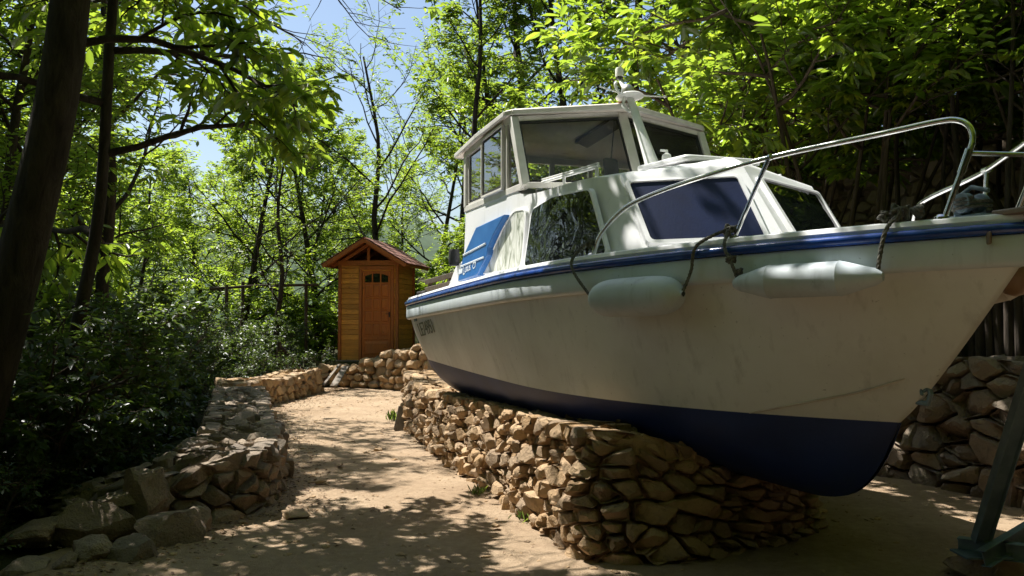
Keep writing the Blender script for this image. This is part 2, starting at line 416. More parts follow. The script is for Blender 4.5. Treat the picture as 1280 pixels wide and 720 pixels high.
# sandy path sheet between the walls
mb = MB(); ys = np.arange(-1.5, 20.41, .11); K = 70; V = []
for y in ys:
    a, b = left_x(y)-.3, min(right_x(y)+.15, 3.3+max(0, y-4.6)*2.5+max(0, y-3)*.1)
    for k in range(K):
        x = a+(b-a)*k/(K-1)
        z = noise.noise(Vector((x*.8, y*.8, 1)))*.03+noise.noise(Vector((x*3.5, y*3.5, 5)))*.014+noise.noise(Vector((x*11, y*11, 5)))*.006
        V.append((x, y, z))
mb.add(V, [(j*K+i, j*K+i+1, (j+1)*K+i+1, (j+1)*K+i) for j in range(len(ys)-1) for i in range(K-1)])
tag(mb.build('dirt_path', M['sand'], angle=180), kind='structure')
# far ridge across the valley
mb = MB(); A = np.linspace(R(60), R(160), 140); V = []
rows = [(900, 0), (1100, .35), (1350, .75), (1600, 1.0), (2000, .9)]
for r_, h in rows:
    for a in A:
        top = 190+90*noise.noise(Vector((a*4, 0, 2)))+40*noise.noise(Vector((a*14, r_*.01, 2)))
        V.append((math.cos(a)*r_, math.sin(a)*r_, -60+(top+60)*h+18*noise.noise(Vector((a*30, r_*.02, 0)))))
n = len(A); mb.add(V, [(j*n+i, j*n+i+1, (j+1)*n+i+1, (j+1)*n+i) for j in range(len(rows)-1) for i in range(n-1)])
tag(mb.build('hills', M['hill'], angle=180), kind='structure')

# ------------------------------------------------------------------ dry stone walls
def clip(poly, px, py, nx_, ny_):
    out = []; n = len(poly)
    for i in range(n):
        a, b = poly[i], poly[(i+1) % n]
        da = (a[0]-px)*nx_+(a[1]-py)*ny_; db = (b[0]-px)*nx_+(b[1]-py)*ny_
        if da <= 0: out.append(a)
        if (da < 0 < db) or (db < 0 < da):
            t = da/(da-db); out.append((a[0]+(b[0]-a[0])*t, a[1]+(b[1]-a[1])*t))
    return out
def cells(W, H, aw, ah, r, jit=.50):
    nr = max(1, round(H/ah)); sites = []
    for j in range(nr):
        x = r.uniform(-.5, .2)*aw
        while x < W+aw*.5:
            sites.append((x/aw, (j+.5+r.uniform(-jit, jit))*H/nr/ah)); x += aw*r.uniform(.5, 1.7)
    sites = [q for q in sites if r.random() > .16]+[(r.uniform(0, W/aw), r.uniform(0, H/ah)) for _ in range(int(len(sites)*.22))]
    S = np.array(sites); out = []
    W_, H_ = W/aw, H/ah
    for i, (x, y) in enumerate(sites):
        poly = [(0, 0), (W_, 0), (W_, H_), (0, H_)]
        d = np.hypot(S[:, 0]-x, S[:, 1]-y); nb = np.argsort(d)[1:14]
        for k in nb:
            ox, oy = S[k]; poly = clip(poly, (x+ox)/2, (y+oy)/2, ox-x, oy-y)
            if len(poly) < 3: break
        if len(poly) >= 3: out.append([(a*aw, b*ah) for a, b in poly])
    return out
def stone_face(mb, W, H, aw, ah, fn, seed, gap=.010, prot=(.02, .07), depth=.12, rough=.008, hfn=None):
    """lay fitted irregular stones over the face; fn(s, z, d) -> point, d outwards"""
    r = random.Random(seed)
    for poly in cells(W, H, aw, ah, r):
        cx = sum(p[0] for p in poly)/len(poly); cz = sum(p[1] for p in poly)/len(poly)
        size = min(max(p[0] for p in poly)-min(p[0] for p in poly), max(p[1] for p in poly)-min(p[1] for p in poly))
        if size < .035: continue
        if hfn and cz > hfn(cx): continue
        k = 1-min(.4, 2*gap/size); poly = [(cx+(a-cx)*k, cz+(b-cz)*k) for a, b in poly]
        # subdivide, jitter, round
        P = []
        for i in range(len(poly)):
            a, b = poly[i], poly[(i+1) % len(poly)]; L = math.hypot(a[0]-b[0], a[1]-b[1]); q = 2 if L > .1 else 1
            for j in range(q): P.append((a[0]+(b[0]-a[0])*j/q, a[1]+(b[1]-a[1])*j/q))
        Q = []
        for i in range(len(P)):
            a, b = P[i], P[(i+1) % len(P)]; Q += [(a[0]*.86+b[0]*.14, a[1]*.86+b[1]*.14), (a[0]*.14+b[0]*.86, a[1]*.14+b[1]*.86)]
        Q = [(a+r.uniform(-1, 1)*rough*.7, b+r.uniform(-1, 1)*rough*.7) for a, b in Q]
        p = r.uniform(*prot)*min(1.3, size/.12); tx, tz = r.uniform(-.22, .22), r.uniform(-.25, .2)
        ex, ez = r.uniform(-.2, .2)*size, r.uniform(-.2, .2)*size
        V = []; n = len(Q)
        facets = [(r.uniform(.75, 1.25)*p, r.gauss(0, .55), r.gauss(0, .55)) for _ in range(3)]
        for sc, d, tl in ((.86, -depth, 0), (1, -.02, .3), (.96, p*.45, .8), (.86, p*.95, 1.), (.62, p*1.3, 1.), (.34, p*1.5, 1.)):
            for a, b in Q:
                s_, z_ = cx+(a-cx)*sc+ex*(1-sc), cz+(b-cz)*sc+ez*(1-sc)
                dd = d+tl*(tx*(s_-cx)+tz*(z_-cz))+r.uniform(-1, 1)*rough*(.7 if d > 0 else .4)
                if tl == 1.: dd = min([dd]+[q0+q1*(s_-cx)+q2*(z_-cz) for q0, q1, q2 in facets])
                V.append(fn(s_, z_, dd))
        F = []
        for j in range(5):
            for i in range(n): F.append((j*n+i, j*n+(i+1) % n, (j+1)*n+(i+1) % n, (j+1)*n+i))
        F.append(tuple(range(5*n, 6*n)))
        mb.add(V, F, r.random())
class Line:
    """plan polyline, arc-length parametrised, with a mitred outward normal"""
    def __init__(s, pts, side=1):
        s.p = smooth_plan(pts); s.d = [0.]
        for a, b in zip(s.p, s.p[1:]): s.d.append(s.d[-1]+math.dist(a, b))
        s.L = s.d[-1]; s.side = side
        s.nn = []
        for i in range(len(s.p)):
            a, b = s.p[max(0, i-1)], s.p[min(len(s.p)-1, i+1)]; t = Vector((b[0]-a[0], b[1]-a[1])).normalized(); s.nn.append((t.y*side, -t.x*side))
    def at(s, d):
        d = max(0, min(s.L, d)); i = int(np.searchsorted(s.d, d)-1); i = max(0, min(len(s.p)-2, i)); t = (d-s.d[i])/(s.d[i+1]-s.d[i])
        P = [s.p[i][k]+(s.p[i+1][k]-s.p[i][k])*t for k in (0, 1)]; Nn = [s.nn[i][k]+(s.nn[i+1][k]-s.nn[i][k])*t for k in (0, 1)]
        return P, Nn
def smooth_plan(pts, n=5):
    return [(p.x, p.y) for p in smooth_path([(a, b, 0) for a, b in pts], n)]
def core(mb, line, topf, back, inset=.09, zlo=-.2, lower=.09):
    n = max(4, int(line.L/.2)); V = []
    for i in range(n+1):
        (x, y), (a, b) = line.at(line.L*i/n); t = topf(line.L*i/n)-lower
        V += [(x-a*inset, y-b*inset, zlo), (x-a*inset, y-b*inset, t), (x-a*(back-inset), y-b*(back-inset), t), (x-a*(back-inset), y-b*(back-inset), zlo)]
    F = [(i*4+k, i*4+(k+1) % 4, i*4+4+(k+1) % 4, i*4+4+k) for i in range(n) for k in range(4)]+[(0, 1, 2, 3), (n*4+3, n*4+2, n*4+1, n*4)]
    mb.add(V, F, .1)
def wall(name, m, line, H, topf, thick, aw, ah, seed, label, batter=.05, capsize=.3, backface=False, ends=(False, False), prot=(.02, .07), zlo=-.05, wav=.03, cap_prot=(.01, .04), group=None):
    mb = MB()
    def fn(s, z, d):
        (x, y), (a, b) = line.at(s); k = d-batter*z/max(H, .1)+wav*noise.noise(Vector((s*1.6, z*2, seed)))
        zz = zlo+z*(topf(s)-zlo)/H+.012*noise.noise(Vector((s*3, seed, 0)))
        return (x+a*k, y+b*k, zz)
    stone_face(mb, line.L, H, aw, ah, fn, seed, prot=prot)
    if backface:
        def fb(s, z, d):
            (x, y), (a, b) = line.at(s); k = -thick-d+batter*z/H; return (x+a*k, y+b*k, zlo+z*(topf(s)-zlo)/H)
        stone_face(mb, line.L, H, aw*1.2, ah*1.2, fb, seed+50, prot=prot)
    def ft(s, z, d):
        (x, y), (a, b) = line.at(s); k = -batter-z+.02; return (x+a*k, y+b*k, topf(s)-.045+d+.02*noise.noise(Vector((s*2, z*2, seed))))
    stone_face(mb, line.L, thick, capsize, capsize*.75, ft, seed+9, prot=cap_prot, depth=.10, gap=.008)
    for e, w_ in zip(ends, (0, 1)):
        if e:
            (x, y), (a, b) = line.at(line.L*w_); t = Vector((-b, a))*(1 if line.side > 0 else -1)*(-1 if w_ == 0 else 1)
            tt = topf(line.L*w_)
            def fe(s, z, d): return (x-a*(s-.0)+t.x*d*1, y-b*s+t.y*d, zlo+z*(tt-zlo)/H)
            stone_face(mb, thick, H, aw, ah, fe, seed+20+w_, prot=prot)
    core(mb, line, topf, thick)
    o = mb.build(name, m, angle=17); tag(o, label, 'wall', group); return o

# cradle wall under the boat: follows the path, turns under the forefoot
cw = [(-1.50, 12.6), (-1.44, 12.2), (-1.18, 11.3), (-.62, 9.2), (-.12, 7.7), (.20, 6.5), (.36, 5.98), (.46, 5.68), (.80, 5.60), (1.25, 5.74), (1.75, 6.0), (2.1, 6.35), (2.3, 6.8)]
cl = Line(cw, -1)
def inv_s(line, x, y): 
    return min(range(len(line.p)), key=lambda i: math.dist(line.p[i], (x, y)))
cs = [cl.d[inv_s(cl, *q)] for q in cw]
ctop = lambda s: ip(s, cs, [.80, .79, .69, .73, .77, .80, .82, .83, .80, .68, .50, .36, .3])
cl.side = -1; cl.nn = [(-a, -b) for a, b in cl.nn] if cl.at(2)[1][0] > 0 else cl.nn
wall('stone_wall', M['stone'], cl, .8, ctop, .42, .20, .10, 3, 'tan dry stone wall curving along the path under the side of the white boat', backface=True, ends=(True, True), prot=(.03, .09))
# left wall
lw = [(-2.95, 6.15), (-2.62, 6.42), (-2.32, 6.66), (-2.05, 6.98), (-1.97, 7.35), (-2.20, 8.6), (-3.0, 11.2), (-3.9, 14.2)]
ll = Line(lw, 1); ll.nn = [(-a, -b) for a, b in ll.nn] if ll.at(3)[1][0] < 0 else ll.nn
lS = [ll.d[inv_s(ll, *q)] for q in lw]
wall('stone_wall', M['stone_dark'], ll, .5, lambda s: ip(s, lS, [.22, .33, .42, .47, .48, .46, .43, .47])+.02*noise.noise(Vector((s*2.3, 7, 0))), .74, .21, .115, 31, 'low broad stone wall with flat top in the left foreground beside the path', backface=True, ends=(True, True), capsize=.27, prot=(.03, .09), cap_prot=(.01, .055), wav=.05)
lw2 = [(-4.75, 14.7), (-4.33, 15.0), (-4.25, 15.8), (-4.12, 17.4), (-4.0, 18.6), (-4.15, 19.1), (-4.6, 19.4)]
l2 = Line(lw2, 1); l2.nn = [(-a, -b) for a, b in l2.nn] if l2.at(2)[1][0] < 0 else l2.nn
wall('stone_wall', M['stone'], l2, .5, lambda s: .47+.03*math.sin(s*2), .7, .20, .15, 41, 'low stone wall at the far end of the path left of the wooden hut', backface=True, capsize=.3, prot=(.03, .08))
# uphill retaining wall behind the boat
def vline(v, u0, u1, n=14, w=.12, seed=0): return [uv(u0+(u1-u0)*i/n, v+w*noise.noise(Vector((i*.9, seed, 0)))) for i in range(n+1)]
r1 = Line(vline(VR-.02, -7, 7.2), 1); r1.nn = [(-a, -b) for a, b in r1.nn] if r1.at(3)[1][0] > 0 else r1.nn
wall('retaining_wall', M['stone_dark'], r1, 1.2, lambda s: 1.16+.03*math.sin(s*1.3), .4, .30, .18, 61, 'tall dry stone retaining wall behind the bow carrying dark poles', capsize=.4, prot=(.04, .10), group=None)
r2 = Line(vline(-6.0, -14, 6, 18, .2, 4), 1); r2.nn = [(-a, -b) for a, b in r2.nn] if r2.at(3)[1][0] > 0 else r2.nn
wall('retaining_wall', M['stone_dark'], r2, 1.5, lambda s: 4.05+.06*math.sin(s*.9), .4, .34, .2, 71, 'upper terrace stone wall on the slope seen through the thin stems', capsize=.4, prot=(.04, .10), zlo=2.5)
# stone platform and rock pile in front of the hut
hp = [(-4.35, 20.3), (-3.75, 20.0), (-3.3, 19.75), (-2.75, 19.35), (-2.1, 18.95), (-1.2, 18.9), (-.3, 19.2)]
lh = Line(hp, 1); lh.nn = [(-a, -b) for a, b in lh.nn] if lh.at(2)[1][1] > 0 else lh.nn
hs = [lh.d[inv_s(lh, *q)] for q in hp]
def rubble(name, m, line, topf, thick, size, seed, label):
    mb = MB(); r = random.Random(seed); z = 0
    while z < 1.1:
        hgt = size*r.uniform(.55, .8); d = r.uniform(-.3, 0)*size
        while d < line.L+.1:
            w_ = size*r.uniform(.6, 1.5); dd = d+w_/2; tp_ = topf(max(0, min(line.L, dd)))
            if z+hgt*.6 < tp_+.04:
                (x, y), (a, b) = line.at(dd); V, F = rock_verts(1, seed*100+int(z*97)+int(d*31), 2, 11, (w_*.60, size*.62, hgt*.66), .05)
                rot = Matrix.Rotation(math.atan2(-a, b)+math.pi*0+r.uniform(-.25, .25), 3, 'Z')@Matrix.Rotation(r.uniform(-.22, .22), 3, 'Y'); o = -z*.12+r.uniform(-.05, .04)
                mb.add([rot@v+Vector((x+a*o, y+b*o, z+hgt*.5+r.uniform(-.02, .02))) for v in V], F, r.random())
                if z+hgt*1.6 > tp_:
                    for q in range(1, int(thick/size)+1):
                        V, F = rock_verts(1, seed*333+int(d*31)+q, 2, 11, (w_*.6, size*.6, hgt*.6), .05); k = -q*size*.95
                        mb.add([rot@v+Vector((x+a*k, y+b*k, z+hgt*.5+r.uniform(-.04, .04))) for v in V], F, r.random())
            d += w_
        z += hgt*.86
    core(mb, line, topf, thick, .12, -.1, .16)
    return tag(mb.build(name, m, angle=20), label, 'wall')
rubble('stone_platform', M['stone'], lh, lambda s: ip(s, hs, [.45, .42, .55, .74, .88, .92, .9]), .9, .27, 81, 'pile of orange fieldstones holding up the ground in front of the wooden hut')

# boulders lower left, loose rocks, pebbles
def boulder(px, py, y, rad, seed, squash, label, m='boulder', rz=0, name='boulder', sink=.25, group=None):
    p = at_y(px, py, y); V, F = rock_verts(rad, seed, 4 if rad > .12 else 3, 20, squash, .05)
    mb = MB(); mb.add([Matrix.Rotation(rz, 3, 'Z')@v for v in V], F, random.Random(seed).random())
    o = mb.build(name, M[m], angle=16); o.location = (p.x, p.y, p.z); tag(o, label, name, group); return o
boulder(127, 655, 6.1, .235, 1, (1.3, 1, .75), 'grey boulder with sunlit top left of the low wall end', rz=.5)
boulder(207, 668, 6.15, .27, 3, (1.15, 1.0, .95), 'large steep boulder leaning against the low wall end', rz=.9)
boulder(116, 694, 5.7, .17, 2, (1.25, .8, .8), 'small faceted boulder in front of the other boulders at lower left', rz=-.3)
boulder(167, 697, 5.75, .22, 5, (1.0, .9, .95), 'wedge shaped boulder in the foreground touching the sand', rz=.4)
boulder(178, 628, 6.45, .26, 16, (.9, .8, 1.15), 'upright boulder joining the boulders to the low wall', rz=.1)
boulder(82, 706, 5.5, .10, 4, (.8, 1, 1.), 'little dark rock left of the boulders near the bottom edge', rz=.2, name='rock')
boulder(92, 628, 6.9, .14, 6, (1.2, 1, .8), 'small shaded rock behind the left boulder', rz=.8, name='rock')
for i, (px, py, y, r_, lab) in enumerate([(368, 641, 6.95, .10, 'flat pale stone half buried in the sand beside the wall end'), (402, 600, 8.3, .05, 'small stone on the path near the left wall'),
        (425, 578, 9.2, .045, 'tiny stone in the middle of the path'), (556, 575, 9.6, .07, 'stone at the foot of the curving wall'), (474, 560, 10.3, .05, 'small flat stone on the dappled path'),
        (620, 655, 6.5, .04, 'little stone on bright sand by the curving wall'), (500, 690, 5.75, .03, 'lone pebble in the foreground sand')]):
    boulder(px, py+2, y, r_, 40+i, (1.5, 1.1, .5), lab, 'stone', rz=i, name='rock')
boulder(40, 668, 5.9, .20, 21, (1.2, 1, .6), 'shaded flat boulder half under the bushes at the lower left', rz=.6)
boulder(30, 712, 5.5, .17, 22, (1.3, 1, .7), 'dark boulder in the bottom left corner', rz=1.6)
boulder(243, 655, 6.4, .17, 23, (1, .9, .9), 'squarish rock tucked against the foot of the low wall end', rz=.7, name='rock')
boulder(62, 640, 6.7, .17, 24, (1.3, 1, .7), 'rock in dark shade behind the left boulders', rz=2.2, name='rock')
# pebbles nobody could count
mb = MB(); rr = random.Random(5)
protoV = [rock_verts(1, 200+k, 1, 6, (1.3, 1, .6)) for k in range(5)]
for _ in range(5200):
    y = rr.uniform(4, 20)**1.0; a, b = left_x(y)+.1, min(right_x(y), 4.5)
    x = rr.uniform(a, b)
    if rr.random() < .45: x = a+abs(rr.gauss(0, .25))
    V, F = protoV[rr.randrange(5)]; s_ = rr.uniform(.005, .016)*(2.2 if rr.random() < .06 else 1); rot = Matrix.Rotation(rr.uniform(0, 6.3), 3, 'Z')
    z0 = noise.noise(Vector((x*.8, y*.8, 1)))*.03+noise.noise(Vector((x*3.5, y*3.5, 5)))*.014
    mb.add([rot@(v*s_)+Vector((x, y, z0)) for v in V], F, rr.random())
tag(mb.build('pebbles', M['stone'], smooth=False), 'scattered pebbles and grit on the sandy path', 'pebbles', kind='stuff')

# fallen leaves along the edges
n = 2400; rr = random.Random(8); P = []
for _ in range(n):
    y = rr.uniform(4.5, 20); a, b = left_x(y)+.05, min(right_x(y), 4.2); x = a+abs(rr.gauss(0, .35)) if rr.random() < .75 else rr.uniform(a, b); P.append((x, y, noise.noise(Vector((x*.8, y*.8, 1)))*.03+noise.noise(Vector((x*3.5, y*3.5, 5)))*.014+.012))
LITTER = P

# ------------------------------------------------------------------ wooden hut
hut = empty('wooden_hut', (-3.955, 20.8, .57), R(-10))
tag(hut, 'small orange varnished wooden hut with gabled red roof and panelled door', 'hut')
Wd, Dp, Hh = 1.32, 1.25, 2.2
def board_wall(a, b, z0, z1fn, nrm, h=.118, th=.022, holes=()):
    mb = MB(); a, b = Vector(a), Vector(b); z = z0; d = (b-a).normalized(); n = Vector(nrm); r_ = random.Random(int(a.x*100+b.y*77))
    while z < z1fn-.01:
        zz = min(z+h, z1fn); segs = [(a, b)]
        for (s0, s1, ztop) in holes:
            if z < ztop: segs = [(a, a+d*s0), (a+d*s1, b)]
        for p, q in segs:
            if (q-p).length < .02: continue
            t = r_.random()
            for zlo, zhi, o in ((z+.006, zz-.006, 0),):
                mb.prism([p+Vector((0, 0, zlo))+n*.0, q+Vector((0, 0, zlo)), q+Vector((0, 0, zhi)), p+Vector((0, 0, zhi))], n*(th+.003*r_.random()), t)
            mb.prism([p+Vector((0, 0, z)), q+Vector((0, 0, z)), q+Vector((0, 0, zz)), p+Vector((0, 0, zz))], n*.006, t*.3)
        z = zz
    return mb
w = board_wall((0, 0, 0), (Wd, 0, 0), 0, Hh, (0, -1, 0), holes=[(.45, 1.25, 2.0)]).build('front_wall', M['boards'], hut)
board_wall((Wd, 0, 0), (Wd, Dp, 0), 0, Hh, (1, 0, 0)).build('side_wall', M['boards'], hut)
board_wall((0, Dp, 0), (0, 0, 0), 0, Hh, (-1, 0, 0)).build('side_wall', M['boards'], hut)
board_wall((Wd, Dp, 0), (0, Dp, 0), 0, Hh, (0, 1, 0)).build('back_wall', M['boards'], hut)
for x, y in ((-.03, -.03), (Wd+.03, -.03), (Wd+.03, Dp+.03), (-.03, Dp+.03)):
    mb = MB(); mb.box((x, y, Hh/2), (.07, .07, Hh), tint=.4); mb.build('corner_post', M['framewood'], hut, bevel=.006)
# gable framing: tie beam, king post, open triangles
rise, half, ov = .58, .97, .36; cxm = Wd/2; slope = rise/half
mb = MB(); mb.box((cxm, -.035, Hh+.05), (Wd+.16, .05, .11), tint=.5)
mb.box((cxm, -.035, Hh+.1+.15), (.06, .045, .30), tint=.6)
for sx in (-1, 1): mb.bar((cxm, -.035, Hh+.47), (cxm+sx*.74, -.035, Hh+.47-.74*slope), .045, .07, tint=.45)
mb.build('gable_frame', M['framewood'], hut, bevel=.005)
mb = MB()
for sx in (-1, 1): mb.prism([(cxm, Dp, Hh), (cxm+sx*.66, Dp, Hh), (cxm+sx*.66, Dp, Hh+.08), (cxm, Dp, Hh+.47)], (0, .02, 0), .4)
mb.build('rear_gable', M['boards'], hut)
roof = MB(); apz = Hh+.60
for sx in (-1, 1):
    A = Vector((cxm, -ov, apz)); B = Vector((cxm+sx*half, -ov, apz-rise)); n = Vector((sx*slope, 0, 1)).normalized()
    D = Vector((0, Dp+ov+.3, 0))
    roof.prism([A, B, B+D, A+D], n*-.02, .5)
roof = roof.build('roof', M['framewood'], hut)
mb = MB()
for sx in (-1, 1):
    n = Vector((sx*slope, 0, 1)).normalized()
    for k in range(6):
        t0, t1 = k/6, (k+1.12)/6
        A = Vector((cxm+sx*half*t0*1.03, -ov-.02, apz-rise*t0*1.03))+n*(.014-.006*0); B = Vector((cxm+sx*half*t1*1.03, -ov-.02, apz-rise*t1*1.03))+n*.022
        D = Vector((0, Dp+ov+.34, 0)); mb.prism([A, B, B+D, A+D], n*.008, .3+.1*k)
mb.build('shingles', M['shingle'], roof, smooth=False)
mb = MB()
for sx in (-1, 1):
    for yy in (-ov-.012, Dp+.29): mb.bar((cxm+sx*.0, yy, apz-.05), (cxm+sx*(half+.02), yy, apz-rise-.06), .024, .085, tint=.4)
    for yy in (-.28, .15, .6, 1.05): mb.bar((cxm, yy, apz-.06), (cxm+sx*(half-.03), yy, apz-rise-.04), .05, .055, tint=.5)
    mb.bar((cxm+sx*half, -ov, apz-rise-.04), (cxm+sx*half, Dp+.3, apz-rise-.04), .022, .07, tint=.35)
mb.build('rafters', M['framewood'], roof, bevel=.004)
door = MB(); door.box((.855, -.012, 1.03), (.68, .035, 2.06), tint=.4); door = door.build('door', M['doorwood'], hut)
mb = MB()
for a, b, w_ in (((.47, -.03, 0), (.47, -.03, 2.16), .07), ((1.24, -.03, 0), (1.24, -.03, 2.16), .07), ((.44, -.03, 2.13), (1.27, -.03, 2.13), .08)):
    if a[2] == b[2]: mb.box(((a[0]+b[0])/2, -.03, 2.13), (b[0]-a[0], .06, .085), tint=.6)
    else: mb.box((a[0], -.03, 1.045), (w_, .058, 2.088), tint=.6)
mb.build('door_frame', M['framewood'], door, bevel=.006)
mb = MB(); x0, x1 = .56, 1.15; cwid = (x1-x0)/3
rowz = [(1.76, 1.45), (1.43, 1.17), (1.15, .87), (.85, .57)]
for k in range(3):
    for zt, zb in rowz:
        a, b = x0+k*cwid+.014, x0+(k+1)*cwid-.014
        mb.add([(a, -.031, zb+.012), (b, -.031, zb+.012), (b, -.031, zt-.012), (a, -.031, zt-.012), (a+.03, -.044, zb+.045), (b-.03, -.044, zb+.045), (b-.03, -.044, zt-.045), (a+.03, -.044, zt-.045)],
               [(4, 5, 6, 7), (0, 1, 5, 4), (1, 2, 6, 5), (2, 3, 7, 6), (3, 0, 4, 7)], .3+.15*k)
a, b = x0, x1
mb.add([(a, -.031, .12), (b, -.031, .12), (b, -.031, .44), (a, -.031, .44), (a+.05, -.046, .17), (b-.05, -.046, .17), (b-.05, -.046, .39), (a+.05, -.046, .39)], [(4, 5, 6, 7), (0, 1, 5, 4), (1, 2, 6, 5), (2, 3, 7, 6), (3, 0, 4, 7)], .5)
mb.build('door_panels', M['doorwood'], door, smooth=False)
mb = MB()
for k in range(1, 3): mb.box((x0+k*cwid, -.036, 1.31), (.026, .018, 1.5), tint=.7)
for z in (.505, .86, 1.16, 1.44, 1.775): mb.box(((x0+x1)/2, -.0365, z), (x1-x0+.03, .016, .026), tint=.7)
for k in (0, 1): mb.box(((x0-.02, x1+.02)[k], -.0355, 1.03), (.045, .014, 2.0), tint=.6)
mb.build('door_mouldings', M['doorwood'], door, bevel=.003)
for k in range(3):
    a, b = x0+k*cwid+.018, x0+(k+1)*cwid-.018; P = []
    for t in np.linspace(0, 1, 7):
        xx = a+(b-a)*t; gl = (xx-(x0+x1)/2)/((x1-x0)/2); P.append((xx, -.034, 2.0-.07*gl*gl))
    MB().prism([(a, -.034, 1.80), (b, -.034, 1.80)]+P[::-1], (0, .004, 0)).build('door_window', M['tinted'], door, smooth=False)
mb = MB(); mb.box((1.17, -.05, 1.05), (.03, .02, .12)); mb.tube([(1.17, -.055, 1.07), (1.17, -.09, 1.07), (1.09, -.09, 1.07)], .008, 8); mb.build('handle', M['rubber'], door)
mb = MB(); mb.box((cxm, Dp/2, -.04), (Wd+.2, Dp+.2, .09), tint=.3); mb.build('floor_frame', M['greywood'], hut, bevel=.01)
# planks leaning against the platform, plank lying
def lone(mb, name, m, label, cat, group=None, **k): return tag(mb.build(name, m, **k), label, cat, group)
A, B = at_y(417, 484, 18.9), at_y(432, 458, 19.9)
mb = MB(); mb.bar(A+Vector((0, 0, .02)), B, .15, .03, tint=.5); lone(mb, 'plank', M['greywood'], 'grey weathered plank leaning on the stones below the hut', 'plank', bevel=.004)
A, B = at_y(404, 483, 18.8), at_y(424, 456, 19.8)
mb = MB(); mb.bar(A+Vector((0, 0, .02)), B, .05, .03, tint=.3); lone(mb, 'batten', M['greywood'], 'thin dark batten leaning beside the wide grey plank', 'batten')
A = at_y(504, 538, 12.15)
mb = MB(); mb.bar((A.x, A.y, 0), (A.x+.05, A.y+.12, .30), .26, .07, up=(0, 1, 0), tint=.2); lone(mb, 'wood_block', M['greywood'], 'squared wood block standing against the far end of the curving wall', 'block', bevel=.006)

# ------------------------------------------------------------------ boat
boat = empty('motor_boat', (S2.x, S2.y, 0), YAW)
tag(boat, 'white cabin cruiser with blue rail and dark blue bottom propped on the stone wall', 'boat')
def L(u, v, w): return Vector((u, -v, w))
def hb(s):
    s = max(0, min(1, s)); return (1.323+.043*math.sin(min(s/.463, 1)*math.pi/2))*(1-max(0, (s-.463)/.537)**2.07)
def gzs(s): return 1.68+(1.923-1.68)*s+.024*s*(1-s)
def wb(s): return (1.135+.015*math.sin(min(s/.463, 1)*math.pi/2))*(1-max(0, (s-.463)/.537)**2.484)
def wzs(s): return 1.066+(.951-1.066)*s-.07*s*(1-s)
def kz(u): return .44+.51*max(0, (u-4.9)/1.034)**4.5
NS = 56
SS = [1-(1-i/(NS-1))**1.35 for i in range(NS)]
def top_row(s, t):
    uw, ug = .15+s*5.784, s*LEN
    fl = t**(1+.55*s*s); st = 1-(1-t)**1.0
    bulge = .035*math.sin(t*math.pi)*(1-s)**.6*(1 if s < .99 else 0)
    u = uw+(ug-uw)*(t**(1.0-.12*s)); v = wb(s)+(hb(s)-.022*(1-s**6)-wb(s))*fl+bulge*.5
    return u, v, wzs(s)+(gzs(s)-.15-wzs(s))*t
def bot_row(s, r):
    u = .15+s*5.784; b = wb(s); k = kz(u)
    v = b*(.75*math.sin(r*math.pi/2)+.25*r) if r > 0 else 0
    z = k+(wzs(s)-k)*(.55*(1-math.cos(r*math.pi/2))+.45*r)
    return u, max(v, .012 if r < .01 else v), z
NR, NB = 16, 10
def hull_part(fn, rows, name, m):
    mb = MB()
    for sd in (1, -1):
        V = [L(*(lambda q: (q[0], sd*q[1], q[2]))(fn(s, r))) for r in rows for s in SS]
        mb.add(V, [(j*NS+i, j*NS+i+1, (j+1)*NS+i+1, (j+1)*NS+i) for j in range(len(rows)-1) for i in range(NS-1)])
    # transom strip for this part
    V = []; 
    for r in rows:
        u, v, z = fn(0, r); V += [L(u, v, z), L(u, -v, z)]
    mb.add(V, [(2*j, 2*j+1, 2*j+3, 2*j+2) for j in range(len(rows)-1)])
    bm_ = mb.build(name, m, boat, angle=50)
    bm = bmesh.new(); bm.from_mesh(bm_.data); bmesh.ops.remove_doubles(bm, verts=bm.verts, dist=.0008); bmesh.ops.recalc_face_normals(bm, faces=bm.faces); bm.to_mesh(bm_.data); bm.free()
    return bm_
hull = hull_part(top_row, [i/NR for i in range(NR+1)], 'hull', M['hull'])
bottom = hull_part(bot_row, [i/NB for i in range(NB+1)], 'hull_bottom', M['antifoul'])
# swept profiles along the gunwale
def gun(s, off=0, dz=0):
    """point near the gunwale, off = outwards in plan"""
    e = 1e-3; a = (s*LEN, hb(s)); s1 = min(1, s+e); s0 = max(0, s-e)
    du, dv = (s1-s0)*LEN, hb(s1)-hb(s0); l = math.hypot(du, dv); n = (-dv/l, du/l)
    if s > .985: k = (s-.985)/.015; n = (n[0]*(1-k)+k, n[1]*(1-k))
    return a[0]+n[0]*off, a[1]+n[1]*off, gzs(s)+dz
def sweep(prof, name, m, closed=True, s0=0., parent=None, angle=40):
    mb = MB(); ss = [s for s in SS if s >= s0]; path = []
    for s in ss: path.append((s, 1))
    for s in ss[::-1][1:]: path.append((s, -1))
    V = []
    for s, sd in path:
        for off, dz in prof:
            u, v, z = gun(s, off, dz); v = max(v, 0) if s > .98 else v
            V.append(L(u, sd*v, z))
    n = len(prof); F = []
    for j in range(len(path)-1):
        for i in range(n if closed else n-1): F.append((j*n+i, j*n+(i+1) % n, (j+1)*n+(i+1) % n, (j+1)*n+i))
    if closed: F += [tuple(range(n)), tuple(range((len(path)-1)*n, len(path)*n))]
    mb.add(V, F); return mb.build(name, m, parent or boat, angle=angle)
band = sweep([(-.05, -.03), (.012, -.03), (.022, -.05), (.024, -.15), (.016, -.168), (-.004, -.178), (-.05, -.172)], 'rub_strake', M['band'])
